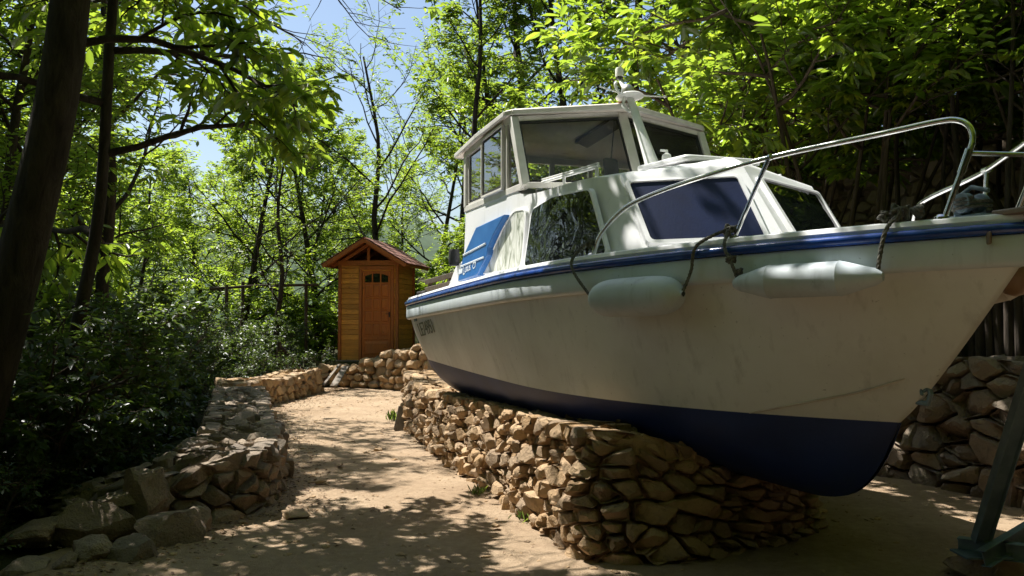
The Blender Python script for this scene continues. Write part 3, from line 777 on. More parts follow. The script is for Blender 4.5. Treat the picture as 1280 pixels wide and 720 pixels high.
# transom head
mb = MB(); u, v, z = gun(0, .02, 0); mb.prism([L(-.01, v, z-.17), L(-.01, -v, z-.17), L(-.01, -v, z+.045), L(-.01, v, z+.045)], L(.06, 0, 0)); mb.build('transom_head', M['band'], boat, bevel=.01)
rail_prof = [(.016+.028*math.cos(a), .0+.026*math.sin(a)) for a in np.linspace(-math.pi*.5, math.pi*.5, 7)]+[(-.03, .03), (-.03, -.03)]
sweep(rail_prof, 'blue_rub_rail', M['blue_rail'])
sweep([(.0, .03), (.006, .045), (-.004, .066), (-.03, .075), (-.10, .07), (-.12, .04), (-.12, .0), (.0, .0)], 'toe_rail', M['white'])
# deck with a cockpit well
mb = MB(); cols = [-1, -.93, -.72, -.7, -.35, 0, .35, .7, .72, .93, 1]; V = []
us = [.05, .12, .25, .27, .6, 1.0, 1.02, 1.5, 2.5, 3.5, 4.2, 4.7, 5.1, 5.5, 5.8, 6.1, 6.35, 6.55, 6.66]
for u in us:
    s = u/LEN; b = max(hb(s)-.11, .005)
    for c in cols:
        z = gzs(s)+.05+.03*(1-c*c)
        if .26 < u < 1.01 and abs(c) <= .705: z = 1.12
        V.append(L(u, b*c, z))
n = len(cols); mb.add(V, [(j*n+i, j*n+i+1, (j+1)*n+i+1, (j+1)*n+i) for j in range(len(us)-1) for i in range(n-1)])
mb.build('deck', M['white'], boat, angle=30)
# bow fitting, stem eye, registration, small plate, spray rail
mb = MB(); mb.box(L(LEN-.02, 0, gzs(1)+.075), (.22, .10, .03))
for sd in (-1, 1): mb.box(L(LEN-.10, sd*.105, gzs(1)-.045), (.10, .014, .06), Matrix.Rotation(sd*-.62, 3, 'Z'))
mb.build('bow_fitting', M['plate'], boat, bevel=.008)
def hull_vu(px, py, off=0.):
    """point where the view ray meets the near topside, pushed outwards"""
    d = ray(px, py); best = None
    for s in np.linspace(0, .985, 400):
        for_v = None
        # topside point of station s with this pixel: search t
        lo = None
        for t in np.linspace(0, 1, 21):
            u, v, w_ = top_row(s, t); x, y = uv(u, v); P = Vector((x, y, w_-EYE)); dep = P.dot(Vector((0, cp, sp)))
            qx = 640+FPX*P.x/dep; qy = 360-FPX*P.dot(Vector((0, -sp, cp)))/dep; e = (qx-px)**2+(qy-py)**2
            if best is None or e < best[0]: best = (e, s, t)
    _, s, t = best
    u, v, w_ = top_row(s, t); a = top_row(min(s+.01, 1), t); b = top_row(s, min(1, t+.05) if t < .97 else t); c = top_row(s, t-.05) if t > .06 else (u, v, w_)
    T1 = L(*a)-L(u, v, w_); T2 = L(*b)-L(*c) if (L(*b)-L(*c)).length > 1e-6 else Vector((0, 0, 1))
    n = T1.cross(T2).normalized(); n = n if -n.y > 0 else -n
    return L(u, v, w_)+n*off, n, s, t
pts = [hull_vu(*q, .002)[0] for q in ((936, 516), (1000, 505), (1075, 489), (1130, 475))]
mb = MB(); mb.tube(smooth_path(pts, 4), [.004]+[.011]*(len(smooth_path(pts, 4))-2)+[.006], 8, flat=.6); mb.build('spray_rail', M['oldfender'], hull)
p, n, s, t = hull_vu(527, 419, .006)
q = hull_vu(547, 414.5, .006)[0]; right = (q-p).normalized()
mb = MB(); 
upv = n.cross(right); upv = upv if upv.z > 0 else -upv
text_mesh(mb, 'LE74951', .21, p, right, upv); mb.build('registration', M['ink'], hull, smooth=False)
p, n, s, t = hull_vu(520, 399, .006); mb = MB(); mb.box(p, (.10, .015, .06), right.to_track_quat('X', 'Z').to_matrix()); mb.build('name_plate', M['greyiron'], hull, bevel=.003)
p, n, s, t = hull_vu(1181, 433, .01)
mb = MB(); p = L(6.06, 0, 1.12); mb.tube([p+Vector((0, .0, .05)), p+Vector((.07, 0, .05)), p+Vector((.09, 0, .0)), p+Vector((.07, 0, -.05)), p+Vector((-.02, 0, -.05))], .014, 8)
knot(mb, p+Vector((.05, 0, .03)), .04, 3, .009); mb.build('bow_eye', M['greyiron'], boat)

# --- cabin moulding: rings interpolated between a deck outline and a top outline
HO = [ # u_bot, v_bot, z_bot | u_top, v_top, z_top
 (1.00, 0, 1.78, 1.00, 0, 2.66), (1.00, .6, 1.78, 1.00, .6, 2.66), (1.00, .99, 1.78, 1.00, .955, 2.65), (1.5, 1.0, 1.80, 1.5, .955, 2.65), (2.0, 1.0, 1.82, 2.0, .955, 2.65),
 (2.45, 1.0, 1.84, 2.45, .955, 2.65), (2.66, 1.0, 1.85, 2.64, .955, 2.575), (2.8, 1.0, 1.86, 2.78, .945, 2.55), (3.2, 1.0, 1.87, 3.1, .94, 2.535), (3.6, 1.0, 1.88, 3.5, .93, 2.53), (4.0, .99, 1.89, 3.85, .92, 2.52),
 (4.32, .965, 1.90, 4.02, .90, 2.51), (4.52, .92, 1.905, 4.13, .86, 2.50), (4.66, .84, 1.91, 4.21, .80, 2.505), (4.7714, .60, 1.915, 4.297, .56, 2.525), (4.9107, .30, 1.92, 4.3985, .28, 2.547), (5.05, .0, 1.925, 4.50, .0, 2.57)]
half_o = HO; full = [(a, b, c, d, e, f, 1) for a, b, c, d, e, f in half_o]+[(a, b, c, d, e, f, -1) for a, b, c, d, e, f in half_o[::-1][1:-1]]
def ring(k):
    out = []
    for a, b, c, d, e, f, sd in full:
        if k <= 1: u, v, w_ = a+(d-a)*k, b+(e-b)*k, c+(f-c)*k
        else:
            q = k-1  # roof: towards the spine
            cu = min(max(d, 1.0), 4.35)*(1-.10*q) if d > 3.9 else d
            u, v, w_ = d+(cu-d)*q, e*(1-q), f+(.115 if d > 2.7 else .01)*math.sin(min(1, q*1.15)*math.pi/2)
        out.append(L(u, v*sd, w_))
    return out
mb = MB(); V = []; ks = [0, .25, .5, .75, .93, 1, 1.03, 1.08, 1.2, 1.4, 1.7, 1.98]
for k in ks: V += ring(k)
n = len(full); mb.add(V, [(j*n+i, j*n+(i+1) % n, (j+1)*n+(i+1) % n, (j+1)*n+i) for j in range(len(ks)-1) for i in range(n)]+[tuple(range((len(ks)-1)*n, len(ks)*n))])
cabin = mb.build('cabin', M['white'], boat, angle=32)
mo = cabin.modifiers.new('bevel', 'BEVEL'); mo.width = .03; mo.segments = 4; mo.limit_method = 'ANGLE'; mo.angle_limit = R(28)
# panes laid on the cabin side and front
def side_v(w_, top=.955): return 1.0-(w_-1.85)/(2.6-1.85)*(1.0-.945)
def lay(pts, name, m, parent, off0, off1, r=.03, outward=None):
    P = rounded(pts, r); nn = Vector((0, 0, 0))
    for i in range(len(P)): a, b = P[i], P[(i+1) % len(P)]; nn += a.cross(b)
    nn.normalize()
    if outward is not None and nn.dot(Vector(outward)) < 0: nn = -nn
    mb = MB(); mb.prism([p+nn*off0 for p in P], nn*(off1-off0)); return mb.build(name, m, parent, angle=30), P, nn
def frame_ring(P, nn, name, m, parent, w=.02, h=.012, off=0.):
    c = sum(P, Vector())/len(P); mb = MB(); n = len(P); V = []
    for p in P:
        d = (p-c); d -= nn*d.dot(nn); d.normalize(); V += [p-d*.004+nn*(off-.01), p-d*.004+nn*(off+h), p+d*(w*.9)+nn*(off+h*.9), p+d*(w+.006)+nn*(off-.01)]
    mb.add(V, [(i*4+k, i*4+(k+1) % 4, ((i+1) % n)*4+(k+1) % 4, ((i+1) % n)*4+k) for i in range(n) for k in range(4)])
    return mb.build(name, m, parent, angle=40)
for sd in (1, -1):
    P4 = [L(2.87, sd*side_v(1.94), 1.94), L(4.38, sd*(side_v(1.94)-.025), 1.945), L(4.06, sd*(side_v(2.40)-.012), 2.415), L(3.4, sd*side_v(2.44), 2.45), L(2.96, sd*side_v(2.41), 2.40)]
    o, P, nn = lay(P4, 'cabin_side_window', M['tinted'], cabin, .004, .018, .05, (0, -sd, 0)); frame_ring(P, nn, 'window_frame', M['white'], o, .022, .02)
    P5 = [L(1.72, sd*side_v(1.94), 1.935), L(2.80, sd*side_v(1.94), 1.935), L(2.82, sd*side_v(2.40), 2.42), L(2.50, sd*side_v(2.42), 2.44), L(2.28, sd*side_v(2.3), 2.33)]
    o, P, nn = lay(P5, 'milky_side_panel', M['milky'], cabin, .004, .016, .09, (0, -sd, 0)); frame_ring(P, nn, 'window_frame', M['white'], o, .022, .022)
def fpt(f, k):  # point on the cabin front; f 0 corner .. 1 centre, k 0 deck .. 1 top
    A, B = L(4.66, .84, 1.91).lerp(L(5.05, 0, 1.925), f), L(4.21, .80, 2.505).lerp(L(4.50, 0, 2.57), f); return A.lerp(B, k)
for sd in (1, -1):
    pts = [fpt(.06, .14), fpt(.86, .15), fpt(.89, .84), fpt(.04, .86)]
    pts = [Vector((p.x, p.y*sd, p.z)) for p in pts]
    o, P, nn = lay(pts, 'front_window_cover' if sd > 0 else 'front_window', M['navy'] if sd > 0 else M['tinted'], cabin, .004, .022, .035, (1, 0, .5)); frame_ring(P, nn, 'window_frame', M['white'], o, .035, .035)
# hatch, vent, handrail
mb = MB(); P = rounded([L(3.55, .34, 2.655), L(4.28, .32, 2.625), L(4.28, -.32, 2.625), L(3.55, -.34, 2.655)], .06); mb.prism(P, (0, 0, .045)); mb.build('roof_hatch', M['white'], boat, bevel=.015)
mb = MB(); mb.lathe([(.038, 0), (.038, .13), (.034, .15), (.012, .165), (.01, .19)], L(3.53, .05, 2.66), (0, 0, 1), 16); mb.tube([L(3.53, .05, 2.84), L(3.50, .09, 2.85)], .009, 8); mb.build('horn', M['white_metal'], boat)
for sd in (1, -1):
    mb = MB(); a, b = L(2.56, sd*.80, 2.675), L(3.85, sd*.79, 2.625); mb.tube([a, a.lerp(b, .5), b], .013, 10)
    mb.tube([a+Vector((0, 0, .024)), b+Vector((0, 0, .022))], .007, 8)
    for k in (.04, .5, .97): p = a.lerp(b, k); mb.tube([p+Vector((0, 0, .025)), p-Vector((0, 0, .07))], .014, 8)
    mb.build('roof_handrail', M['white_metal'], boat)
# blue vent box on the side with lettering
sv = side_v
q = [L(.955, 1.005, 1.90), L(1.62, 1.0, 1.925), L(2.40, .985, 2.42), L(1.50, .985, 2.40)]
bx_ = MB(); v_o = .075
def vb(u, w_, o): return L(u, sv(w_)+o, w_)
F0 = [(1.10, 1.89), (1.74, 1.92), (2.0, 2.09), (2.02, 2.16), (2.14, 2.26), (2.42, 2.42), (1.60, 2.385), (1.24, 2.14)]
mb = MB(); V = [vb(u, w_, -.01) for u, w_ in F0]+[vb(u-.0, w_, .075) for u, w_ in F0]; n = len(F0)
mb.add(V, [tuple(range(n, 2*n))]+[(i, (i+1) % n, (i+1) % n+n, i+n) for i in range(n)])
vent = mb.build('blue_vent_panel', M['blue_panel'], cabin, angle=25, bevel=.008)
mb = MB()
for (a, b) in (((1.25, 2.145), (1.96, 2.205)), ((1.19, 2.035), (1.93, 2.08))): mb.tube([vb(*a, .077), vb(*b, .077)], .009, 8, flat=1)
mb.build('trim_strip', M['letter_white'], vent)
mb = MB(); rt = vb(1.6, 1.99, .08)-vb(1.1, 1.945, .08)
for i, (u0, u1, h) in enumerate([(1.13, 1.17, .05), (1.18, 1.21, .05), (1.22, 1.25, .05)]):
    mb.prism([vb(u0, 1.95+(u0-1)*.06, .0765), vb(u1, 1.95+(u1-1)*.06, .0765), vb(u1, 1.95+h+(u1-1)*.06, .0765), vb(u0, 1.95+h+(u0-1)*.06, .0765)], L(0, .003, 0))
text_mesh(mb, 'L', .13, vb(1.28, 1.945, .078), rt, (0, 0, 1)); text_mesh(mb, 'UXUS', .075, vb(1.34, 1.965, .078), rt, (0, 0, 1)); mb.build('lettering', M['letter_white'], vent, smooth=False); mb = MB(); text_mesh(mb, 'C7', .085, vb(1.60, 1.985, .078), rt, (0, 0, 1))
mb.build('lettering', M['letter_white'], vent, smooth=False)
# coaming wing behind the cabin and side light
for sd in (1, -1):
    mb = MB(); mb.prism([L(1.02, sd*1.0, 1.70), L(1.02, sd*1.0, 2.10), L(.80, sd*1.0, 2.08), L(.50, sd*1.02, 1.82), L(.16, sd*1.04, 1.72), L(.16, sd*1.04, 1.66)], L(0, -sd*.05, 0)); mb.build('coaming', M['white'], boat, bevel=.01)
mb = MB(); p = L(.86, 1.04, 2.06); mb.lathe([(.05, 0), (.055, .02), (.05, .035)], p, sides=14); mb.lathe([(.058, .035), (.058, .15), (.05, .17)], p, sides=16); mb.build('side_light', M['rubber'], boat)
mb = MB()
for u, v in ((.10, 1.22), (.35, 1.23)): mb.box(L(u, v, gzs(0)+.09), (.16, .04, .03)); mb.tube([L(u-.07, v, gzs(0)+.12), L(u+.07, v, gzs(0)+.12)], .018, 8)
mb.build('stern_cleats', M['darkwood'], boat)
# --- wheelhouse
zs_ = 2.655
def WP(u, v, w_): return L(u, v, w_)
wh = MB()
vS = .94
def rz_top(u): return 3.215+(u-.95)*.055
for sd in (1, -1):
    A = lambda u, w_, o=0: L(u, sd*(vS+o), w_)
    wh.bar(A(.96, zs_-.02), A(2.68, zs_-.02), .05, .06); wh.bar(A(.96, 3.20), A(2.38, 3.275), .05, .065)
    wh.bar(A(.985, zs_), A(.985, 3.22), .055, .07, up=(1, 0, 0))
    wh.bar(A(2.27, zs_), A(2.27, 3.26), .045, .05, up=(1, 0, 0))
    # windscreen corner post
    wh.bar(A(2.70, zs_-.03), A(2.40, 3.27), .07, .075, up=(1, 0, 0))
    # windscreen head and foot
    wh.bar(L(2.39, sd*vS, 3.265), L(2.63, 0, 3.325), .05, .06); wh.bar(L(2.70, sd*vS, zs_-.015), L(2.98, 0, zs_-.01), .05, .05)
wh.bar(L(2.99, 0, zs_-.05), L(2.64, 0, 3.33), .09, .05, up=(1, 0, 0))
# rear bulkhead frame
for z_ in (zs_, 3.19): wh.bar(L(.98, -.94, z_), L(.98, .94, z_), .05, .07)
for v in (-.45, 0.0, .45): wh.bar(L(.98, v, zs_), L(.98, v, 3.2), .05, .05, up=(1, 0, 0))
whf = wh.build('wheelhouse_frame', M['alu'], boat, bevel=.006)
def slider(u0, u1, sd, off, z0=zs_+.02, z1=None):
    mb = MB(); A = lambda u, w_: L(u, sd*(vS+off), w_); t0, t1 = (z1 or 3.19)+(u0-.95)*.05, (z1 or 3.19)+(u1-.95)*.05
    c = [(u0, z0), (u1, z0), (u1, t1), (u0, t0)]
    for i in range(4):
        a, b = c[i], c[(i+1) % 4]; mb.bar(A(*a), A(*b), .022, .042, up=(0, 1, 0))
    f = mb.build('side_window', M['alu'], whf, bevel=.003)
    MB().prism([A(u0, z0), A(u1, z0), A(u1, t1), A(u0, t0)], L(0, .005, 0)).build('pane', M['glass'], f, smooth=False)
    g = MB()
    for i in range(4):
        a, b = c[i], c[(i+1) % 4]; ca, cb = ((u0+u1)/2, (z0+t0)/2), None
        k = lambda q: (q[0]+(ca[0]-q[0])*.035/abs(ca[0]-q[0])*.7 if q[0] != ca[0] else q[0], q[1]+(.026 if q[1] < ca[1] else -.026))
        g.bar(A(*k(a))+L(0, .0, 0), A(*k(b)), .025, .012, up=(0, 1, 0))
    g.build('gasket', M['rubber'], f)
    return f
for sd in (1, -1):
    slider(1.06, 1.64, sd, -.012); slider(1.62, 2.22, sd, .03)
    MB().prism([L(2.31, sd*vS, zs_+.02), L(2.63, sd*vS, zs_+.02), L(2.37, sd*vS, 3.22), L(2.31, sd*vS, 3.21)], L(0, .004, 0)).build('quarter_pane', M['glass'], whf, smooth=False)
    a, b, c, d = L(2.69, sd*.90, zs_+.02), L(2.965, sd*.04, zs_+.02), L(2.655, sd*.04, 3.29), L(2.415, sd*.90, 3.235)
    pn = MB(); pn.prism([a, b, c, d], (-.005, 0, 0)); pn = pn.build('windscreen', M['glass_front'], whf, smooth=False)
    g = MB()
    for p, q_ in ((a, b), (b, c), (c, d), (d, a)): g.bar(p, q_, .03, .022)
    g.build('gasket', M['rubber'], pn)
for v0, v1 in ((-.91, -.48), (-.42, -.03), (.03, .42), (.48, .91)):
    MB().prism([L(.98, v0, zs_+.03), L(.98, v1, zs_+.03), L(.98, v1, 3.16), L(.98, v0, 3.16)], (.004, 0, 0)).build('rear_pane', M['glass_rear'], whf, smooth=False)
# roof
RO = [(.72, .985, 3.215), (1.5, 1.0, 3.27), (2.36, 1.0, 3.305), (2.42, .95, 3.31), (2.76, .0, 3.365)]
RF = [L(a, b, c) for a, b, c in RO]+[L(a, -b, c) for a, b, c in RO[::-1][1:]]
mb = MB(); n = len(RF); V = []
def inset(p, k, dz): c = L(1.6, 0, 3.28); q = p.lerp(c, k); return Vector((q.x, q.y, p.z+(c.z-p.z)*k*.5+dz))
for k, dz in ((.95, .0), (.04, -.005), (.0, -.004), (-.008, .02), (0, .04), (.02, .05), (.3, .085), (.9, .12)): V += [inset(p, k, dz) for p in RF]
m_ = 8; mb.add(V, [(j*n+i, j*n+(i+1) % n, (j+1)*n+(i+1) % n, (j+1)*n+i) for j in range(m_-1) for i in range(n)]+[tuple(range((m_-1)*n, m_*n)), tuple(range(n))])
wroof = mb.build('wheelhouse_roof', M['roofunder'], boat, angle=45)
mb = MB(); 
for i in range(n): mb.bar(inset(RF[i], -.004, .012), inset(RF[(i+1) % n], -.004, .012), .03, .045)
mb.build('roof_edge_trim', M['alu'], wroof, bevel=.006)
mb = MB(); mb.bar(L(1.15, -.12, 3.262), L(2.60, -.05, 3.325), .20, .03); mb.build('ceiling_plank', M['darkwood'], wroof)
mb = MB(); mb.prism([L(2.50, .12, 3.40), L(2.72, .05, 3.395), L(2.72, -.10, 3.395), L(2.45, -.12, 3.41)], (0, 0, .03)); mb.build('rusty_patch', M['rusty'], wroof, bevel=.008)
# mirror inside the windscreen
mb = MB(); P = rounded([L(2.62, .16, 2.74), L(2.62, .02, 2.74), L(2.60, .03, 2.93), L(2.60, .17, 2.94)], .03); mb.prism(P, (.02, 0, 0)); mb.tube([L(2.6, .09, 2.9), L(2.6, .05, 3.28)], .006, 6); mb.build('mirror', M['rubber'], whf)
mb = MB(); mb.lathe([(.16, -.012), (.175, 0), (.16, .012)], L(2.35, -.45, 2.75), (1, 0, .4), 20); mb.build('steering_wheel', M['rubber'], boat)
# mast
A, B = L(3.29, 0, 2.64), L(2.80, 0, 3.45); C_ = L(2.60, .0, 3.66)
mb = MB(); P = [A, A.lerp(B, .25), A.lerp(B, .6), B, B.lerp(C_, .5), C_]; mb.tube(P, [.085, .062, .045, .034, .026, .018], 16, flat=.6); mast = mb.build('mast', M['white_metal'], boat)
mb = MB(); mb.lathe([(.0, -.014), (.09, -.012), (.125, .0), (.11, .012), (.0, .018)], B, (-.15, 0, 1), 22); mb.tube([B+Vector((.02, -.06, 0)), B+Vector((.04, -.09, -.1)), B+Vector((.1, -.05, -.16)), ], .014, 8); mb.build('spreader_disc', M['white_metal'], mast)
mb = MB(); mb.lathe([(.055, .0), (.06, .03), (.052, .065), (.03, .088), (0, .094)], B+Vector((.0, -.02, .015)), (0, 0, 1), 18); mb.build('dome_light', M['silver'], mast)
mb = MB(); mb.tube(smooth_path([B+Vector((.02, -.09, 0)), B+Vector((.03, -.13, .03)), B+Vector((.02, -.15, .09)), B+Vector((.0, -.13, .12))], 4), .012, 8); mb.build('antenna_hook', M['white_metal'], mast)
mb = MB(); mb.tube([B+Vector((0, .04, .02)), B+Vector((-.10, .40, .06))], .007, 6); mb.tube([B+Vector((-.10, .40, .06)), B+Vector((-.105, .41, .062))], .014, 6); mb.tube([B+Vector((.02, -.1, .02)), B+Vector((.10, -.34, .04))], .007, 6); mb.build('antenna_arm', M['white_metal'], mast)
mb = MB(); mb.lathe([(.03, 0), (.034, .01), (.03, .02)], C_, (0, 0, 1), 14); mb.build('lamp_base', M['rubber'], mast)
mb = MB(); mb.lathe([(.036, .02), (.038, .085), (.03, .10), (0, .102)], C_, (0, 0, 1), 16); mb.build('mast_lamp', M['lens'], mast)
# pulpit rails
def rail_pts(sd):
    near = [(4.40, 1.10, 1.90), (4.446, 1.10, 1.96), (4.506, 1.09, 2.05), (4.653, 1.04, 2.17), (4.832, .98, 2.242), (5.204, .84, 2.315), (5.665, .62, 2.386), (6.172, .33, 2.435), (6.40, .185, 2.462), (6.475, .13, 2.458), (6.52, .105, 2.42), (6.535, .10, 2.36), (6.525, .115, 2.29), (6.47, .14, 2.14), (6.405, .165, 1.95)]
    if sd < 0:
        return [L(*q) for q in ((5.14, -.86, 1.93), (5.17, -.84, 2.03), (5.26, -.76, 2.15), (5.48, -.62, 2.222), (5.93, -.50, 2.28), (6.146, -.41, 2.300), (6.36, -.30, 2.325), (6.56, -.20, 2.352), (6.63, -.165, 2.36), (6.665, -.155, 2.33), (6.655, -.16, 2.27), (6.60, -.175, 2.16), (6.47, -.20, 1.95))]
    return [L(a, sd*b, c) for a, b, c in near]
for sd in (1, -1):
    mb = MB(); P = rail_pts(sd); mb.tube(smooth_path(P, 6), .0145, 12)
    if sd > 0: mb.tube([P[12]+Vector((.004, 0, .02)), P[12].lerp(P[13], .6)], .019, 12)
    top, ft_ = (L(5.665, .62, 2.386), L(5.475, .73, 1.94)) if sd > 0 else (L(6.146, -.41, 2.30), L(6.141, -.38, 1.95)); mb.tube([top, ft_], .0125, 10); mb.tube([top+Vector((-.025, 0, -.004)), top+Vector((.025, 0, .004))], .0175, 10)
    for p in (P[0], ft_, P[-1]): mb.lathe([(.035, -.012), (.035, .0), (.02, .012)], Vector((p.x, p.y, gzs(p.x/LEN)+.085)), (0, 0, 1), 14)
    mb.build('bow_rail', M['steel'], boat)
mb = MB(); mb.tube([L(6.527, .11, 2.29), L(6.66, -.158, 2.275)], .012, 10); mb.build('bow_crossbar', M['steel'], boat)
# windlass
mb = MB(); c = L(6.42, -.01, 2.0); mb.box(c, (.22, .12, .02)); mb.lathe([(.05, -.07), (.05, -.03), (.028, -.02), (.028, .03), (.05, .04), (.05, .07)], c+Vector((0, 0, .07)), (0, 1, 0), 16)
mb.box(c+Vector((-.06, 0, .06)), (.05, .06, .12)); mb.tube([c+Vector((-.06, 0, .12)), c+Vector((.0, 0, .15)), c+Vector((.1, 0, .12))], .012, 8); mb.build('windlass', M['greyiron'], boat, bevel=.004)
mb = MB(); rope2(mb, [c+Vector((math.cos(a)*.09, math.sin(a)*.07, .03+.02*(a/6))) for a in np.linspace(0, 18, 30)], .009); tag(mb.build('rope_coil', M['rope'], None), 'dark coil of rope lying round the windlass on the bow', 'rope')
BM = Matrix.Translation((S2.x, S2.y, 0))@Matrix.Rotation(YAW, 4, 'Z')
bpy.data.objects['rope_coil'].matrix_world = BM
# fenders (things hanging on the boat)
def fender_obj(c, ax, length, rad, name, m, label, kind):
    mb = MB(); h = length/2
    if kind == 'round': prof = [(.028, -h-.01), (.034, -h+.015), (rad*.62, -h+.035), (rad*.88, -h+.09), (rad, -h+.19), (rad, h-.19), (rad*.88, h-.09), (rad*.62, h-.035), (.034, h-.015), (.028, h+.01)]
    else: prof = [(.022, -h-.03), (.036, -h-.01), (.045, -h+.01), (rad*.62, -h+.05), (rad*.95, -h+.15), (rad, -h+.17), (rad*1.03, -h+.176), (rad, -h+.182), (rad, h-.182), (rad*1.03, h-.176), (rad, h-.17), (rad*.95, h-.15), (rad*.62, h-.05), (.045, h-.01), (.036, h+.01), (.022, h+.03)]
    if kind == 'round':
        pr = []
        for i in range(25):
            a = -1+2*i/24; r_ = rad*(1-abs(a)**4.6)**.46 if abs(a) < 1 else .02; pr.append((max(r_, .02), a*h))
        prof = [(.02, -h-.012)]+pr+[(.02, h+.012)]
    mb.lathe(prof, (0, 0, 0), ax, 32); o = mb.build(name, m, angle=45)
    o.matrix_world = BM@Matrix.Translation(c); tag(o, label, 'fender'); 
    axn = Vector(ax).normalized()
    for k in (-1, 1): e = MB(); e.lathe([(.014, -.012), (.016, 0), (.014, .012)], axn*k*(h-.004 if kind != 'round' else h+.004), axn.orthogonal(), 12); e.build('rope_hole', M['rubber'], o)
    return o
def fender_fit(pxa, pya, pxb, pyb, rad, inset_):
    a, na, *_ = hull_vu(pxa, pya, rad+.015); b, nb, *_ = hull_vu(pxb, pyb, rad+.015); return a, b
a, b = fender_fit(762, 375, 835, 369, .12, 0); c = (a+b)/2; ax = (b-a).normalized()
f1 = (c, ax)
def npix(P): # boat-local -> photo pixel
    W_ = BM@P; Q = Vector((W_.x, W_.y, W_.z-EYE)); d = Q.dot(Vector((0, cp, sp))); return 640+FPX*Q.x/d, 360-FPX*Q.dot(Vector((0, -sp, cp)))/d
def tune(c, ax, rad, x0, x1, yc):
    """slide and scale a fender along the hull so that it spans x0..x1"""
    h = .3
    for _ in range(40):
        qa, qb = npix(c-ax*h), npix(c+ax*h); mid = (qa[0]+qb[0])/2; c = c+ax*((x0+x1)/2-mid)*.004; h *= 1+((x1-x0)-(qb[0]-qa[0]))/(x1-x0)*.4
        c = c+Vector((0, 0, ((qa[1]+qb[1])/2-yc)*.004))
    return c, h
c, h = tune(c, ax, .12, 741, 852, 371); fender_obj(c, ax, 2*h, .118, 'fender', M['fender'], 'short fat pale blue fender hanging at the middle of the hull', 'round'); e1 = (c-ax*h, c+ax*h)
a, b = fender_fit(960, 352, 1060, 350, .09, 0); c = (a+b)/2; ax = (b-a).normalized()
c, h = tune(c, ax, .09, 924, 1096, 350); fender_obj(c, ax, 2*h, .088, 'fender', M['fender'], 'long slim grey fender with seams hanging nearer the bow', 'long'); e2 = (c-ax*h, c+ax*h)
# far side fender: behind the bow
fender_obj(L(6.02, -.52, 1.68), Vector((.55, .30, .16)), .55, .10, 'fender', M['oldfender'], 'dirty pinkish fender peeping out behind the bow', 'long')
mb = MB(); mb.lathe([(.0, -.12), (.05, -.105), (.095, -.05), (.11, 0), (.095, .05), (.05, .1), (.03, .12), (.03, .16), (0, .165)], (0, 0, 0), (0, 0, 1), 24)
o = mb.build('buoy', M['buoy'], angle=60); o.matrix_world = BM@Matrix.Translation(L(6.30, -.42, 1.74)); tag(o, 'round brown buoy hanging behind the bow tip', 'buoy')
def rope_thing(pts, label, knots=(), r=.010):
    mb = MB(); rope2(mb, pts, r)
    for k, (p, s_) in enumerate(knots): knot(mb, p, s_, 5+k, r)
    o = mb.build('rope', M['rope']); o.matrix_world = BM; tag(o, label, 'rope')
r0 = L(4.43, 1.115, 2.0); rs = L(5.47, .735, 2.0)
def over(p, q, sag=.0, out=.03): m1 = p.lerp(q, .5); return [p, m1+Vector((0, -out, -sag)), q]
rope_thing([r0+Vector((0, -.02, .02)), L(4.44, hb(4.44/LEN)+.075, 1.86), e1[0]], 'dark rope from the rear rail foot to the short fat fender', [(r0, .035)])
rope_thing([rs+Vector((0, -.02, .01)), L(5.38, hb(5.4/LEN)+.07, 1.92), e1[1].lerp(L(5.38, hb(5.4/LEN)+.05, 1.9), .5), e1[1]], 'dark rope from the middle stanchion to the front of the short fender', [(rs, .04)])
rope_thing([rs+Vector((.01, -.03, 0)), L(5.55, hb(5.55/LEN)+.075, 1.90), L(5.62, hb(5.6/LEN)+.10, 1.80), e2[0]], 'knotted rope from the middle stanchion to the rear of the long fender', [(L(5.60, hb(5.6/LEN)+.09, 1.83), .025), (e2[0]+Vector((0, 0, .06)), .02)])
rk = L(6.25, .27, 2.03)
rope_thing([rk, L(6.28, hb(6.28/LEN)+.075, 1.93), e2[1]], 'dark rope with a thick knot from the bow to the long fender', [(rk, .05), (rk+Vector((.09, .02, .0)), .035), (rk+Vector((-.05, -.05, -.01)), .03)], .011)
# anchor chain from the bow
mb = MB(); z = 2.02; k = 0; cc = L(LEN+.09, 0, 0)
while z > .9:
    rot = Matrix.Rotation(math.pi/2*(k % 2), 3, 'Z'); P = [Vector((math.cos(a)*.012, 0, math.sin(a)*.022)) for a in np.linspace(0, 2*math.pi, 11)]
    mb.tube([rot@p+Vector((cc.x, cc.y, z)) for p in P], .0045, 5, cap=False); z -= .032; k += 1
o = mb.build('anchor_chain', M['greyiron']); o.matrix_world = BM; tag(o, 'thin hanging chain dropping from the bow tip at the right edge', 'chain')
# iron stand at the right edge
stand = empty('boat_stand', (3.1, 5.3, 0), 0); tag(stand, 'blue grey iron prop with splayed feet standing under the bow at the right edge', 'stand')
def ib(mb, a, b, w_=.07):
    a, b = Vector(a), Vector(b); d = (b-a).normalized(); s_ = d.cross(Vector((0, 1, 0))).normalized(); n_ = d.cross(s_)
    mb.bar(a, b, w_, .008, up=n_); 
    for k in (-1, 1): mb.bar(a+s_*k*w_/2, b+s_*k*w_/2, .008, w_*.7, up=n_)
so = Vector(stand.location)
T_, Bm_ = at_y(1277, 512, 4.75)-so, at_y(1226, 676, 5.15)-so
mb = MB(); ib(mb, Bm_, T_+(T_-Bm_).normalized()*.35, .085); mb.build('upright', M['greyiron'], stand, bevel=.002)
mb = MB(); p = Bm_-Vector((0, 0, .03)); ib(mb, p+Vector((-.05, -.12, -.04)), p+Vector((.75, .25, .22)), .09); mb.build('foot', M['greyiron'], stand, bevel=.002)
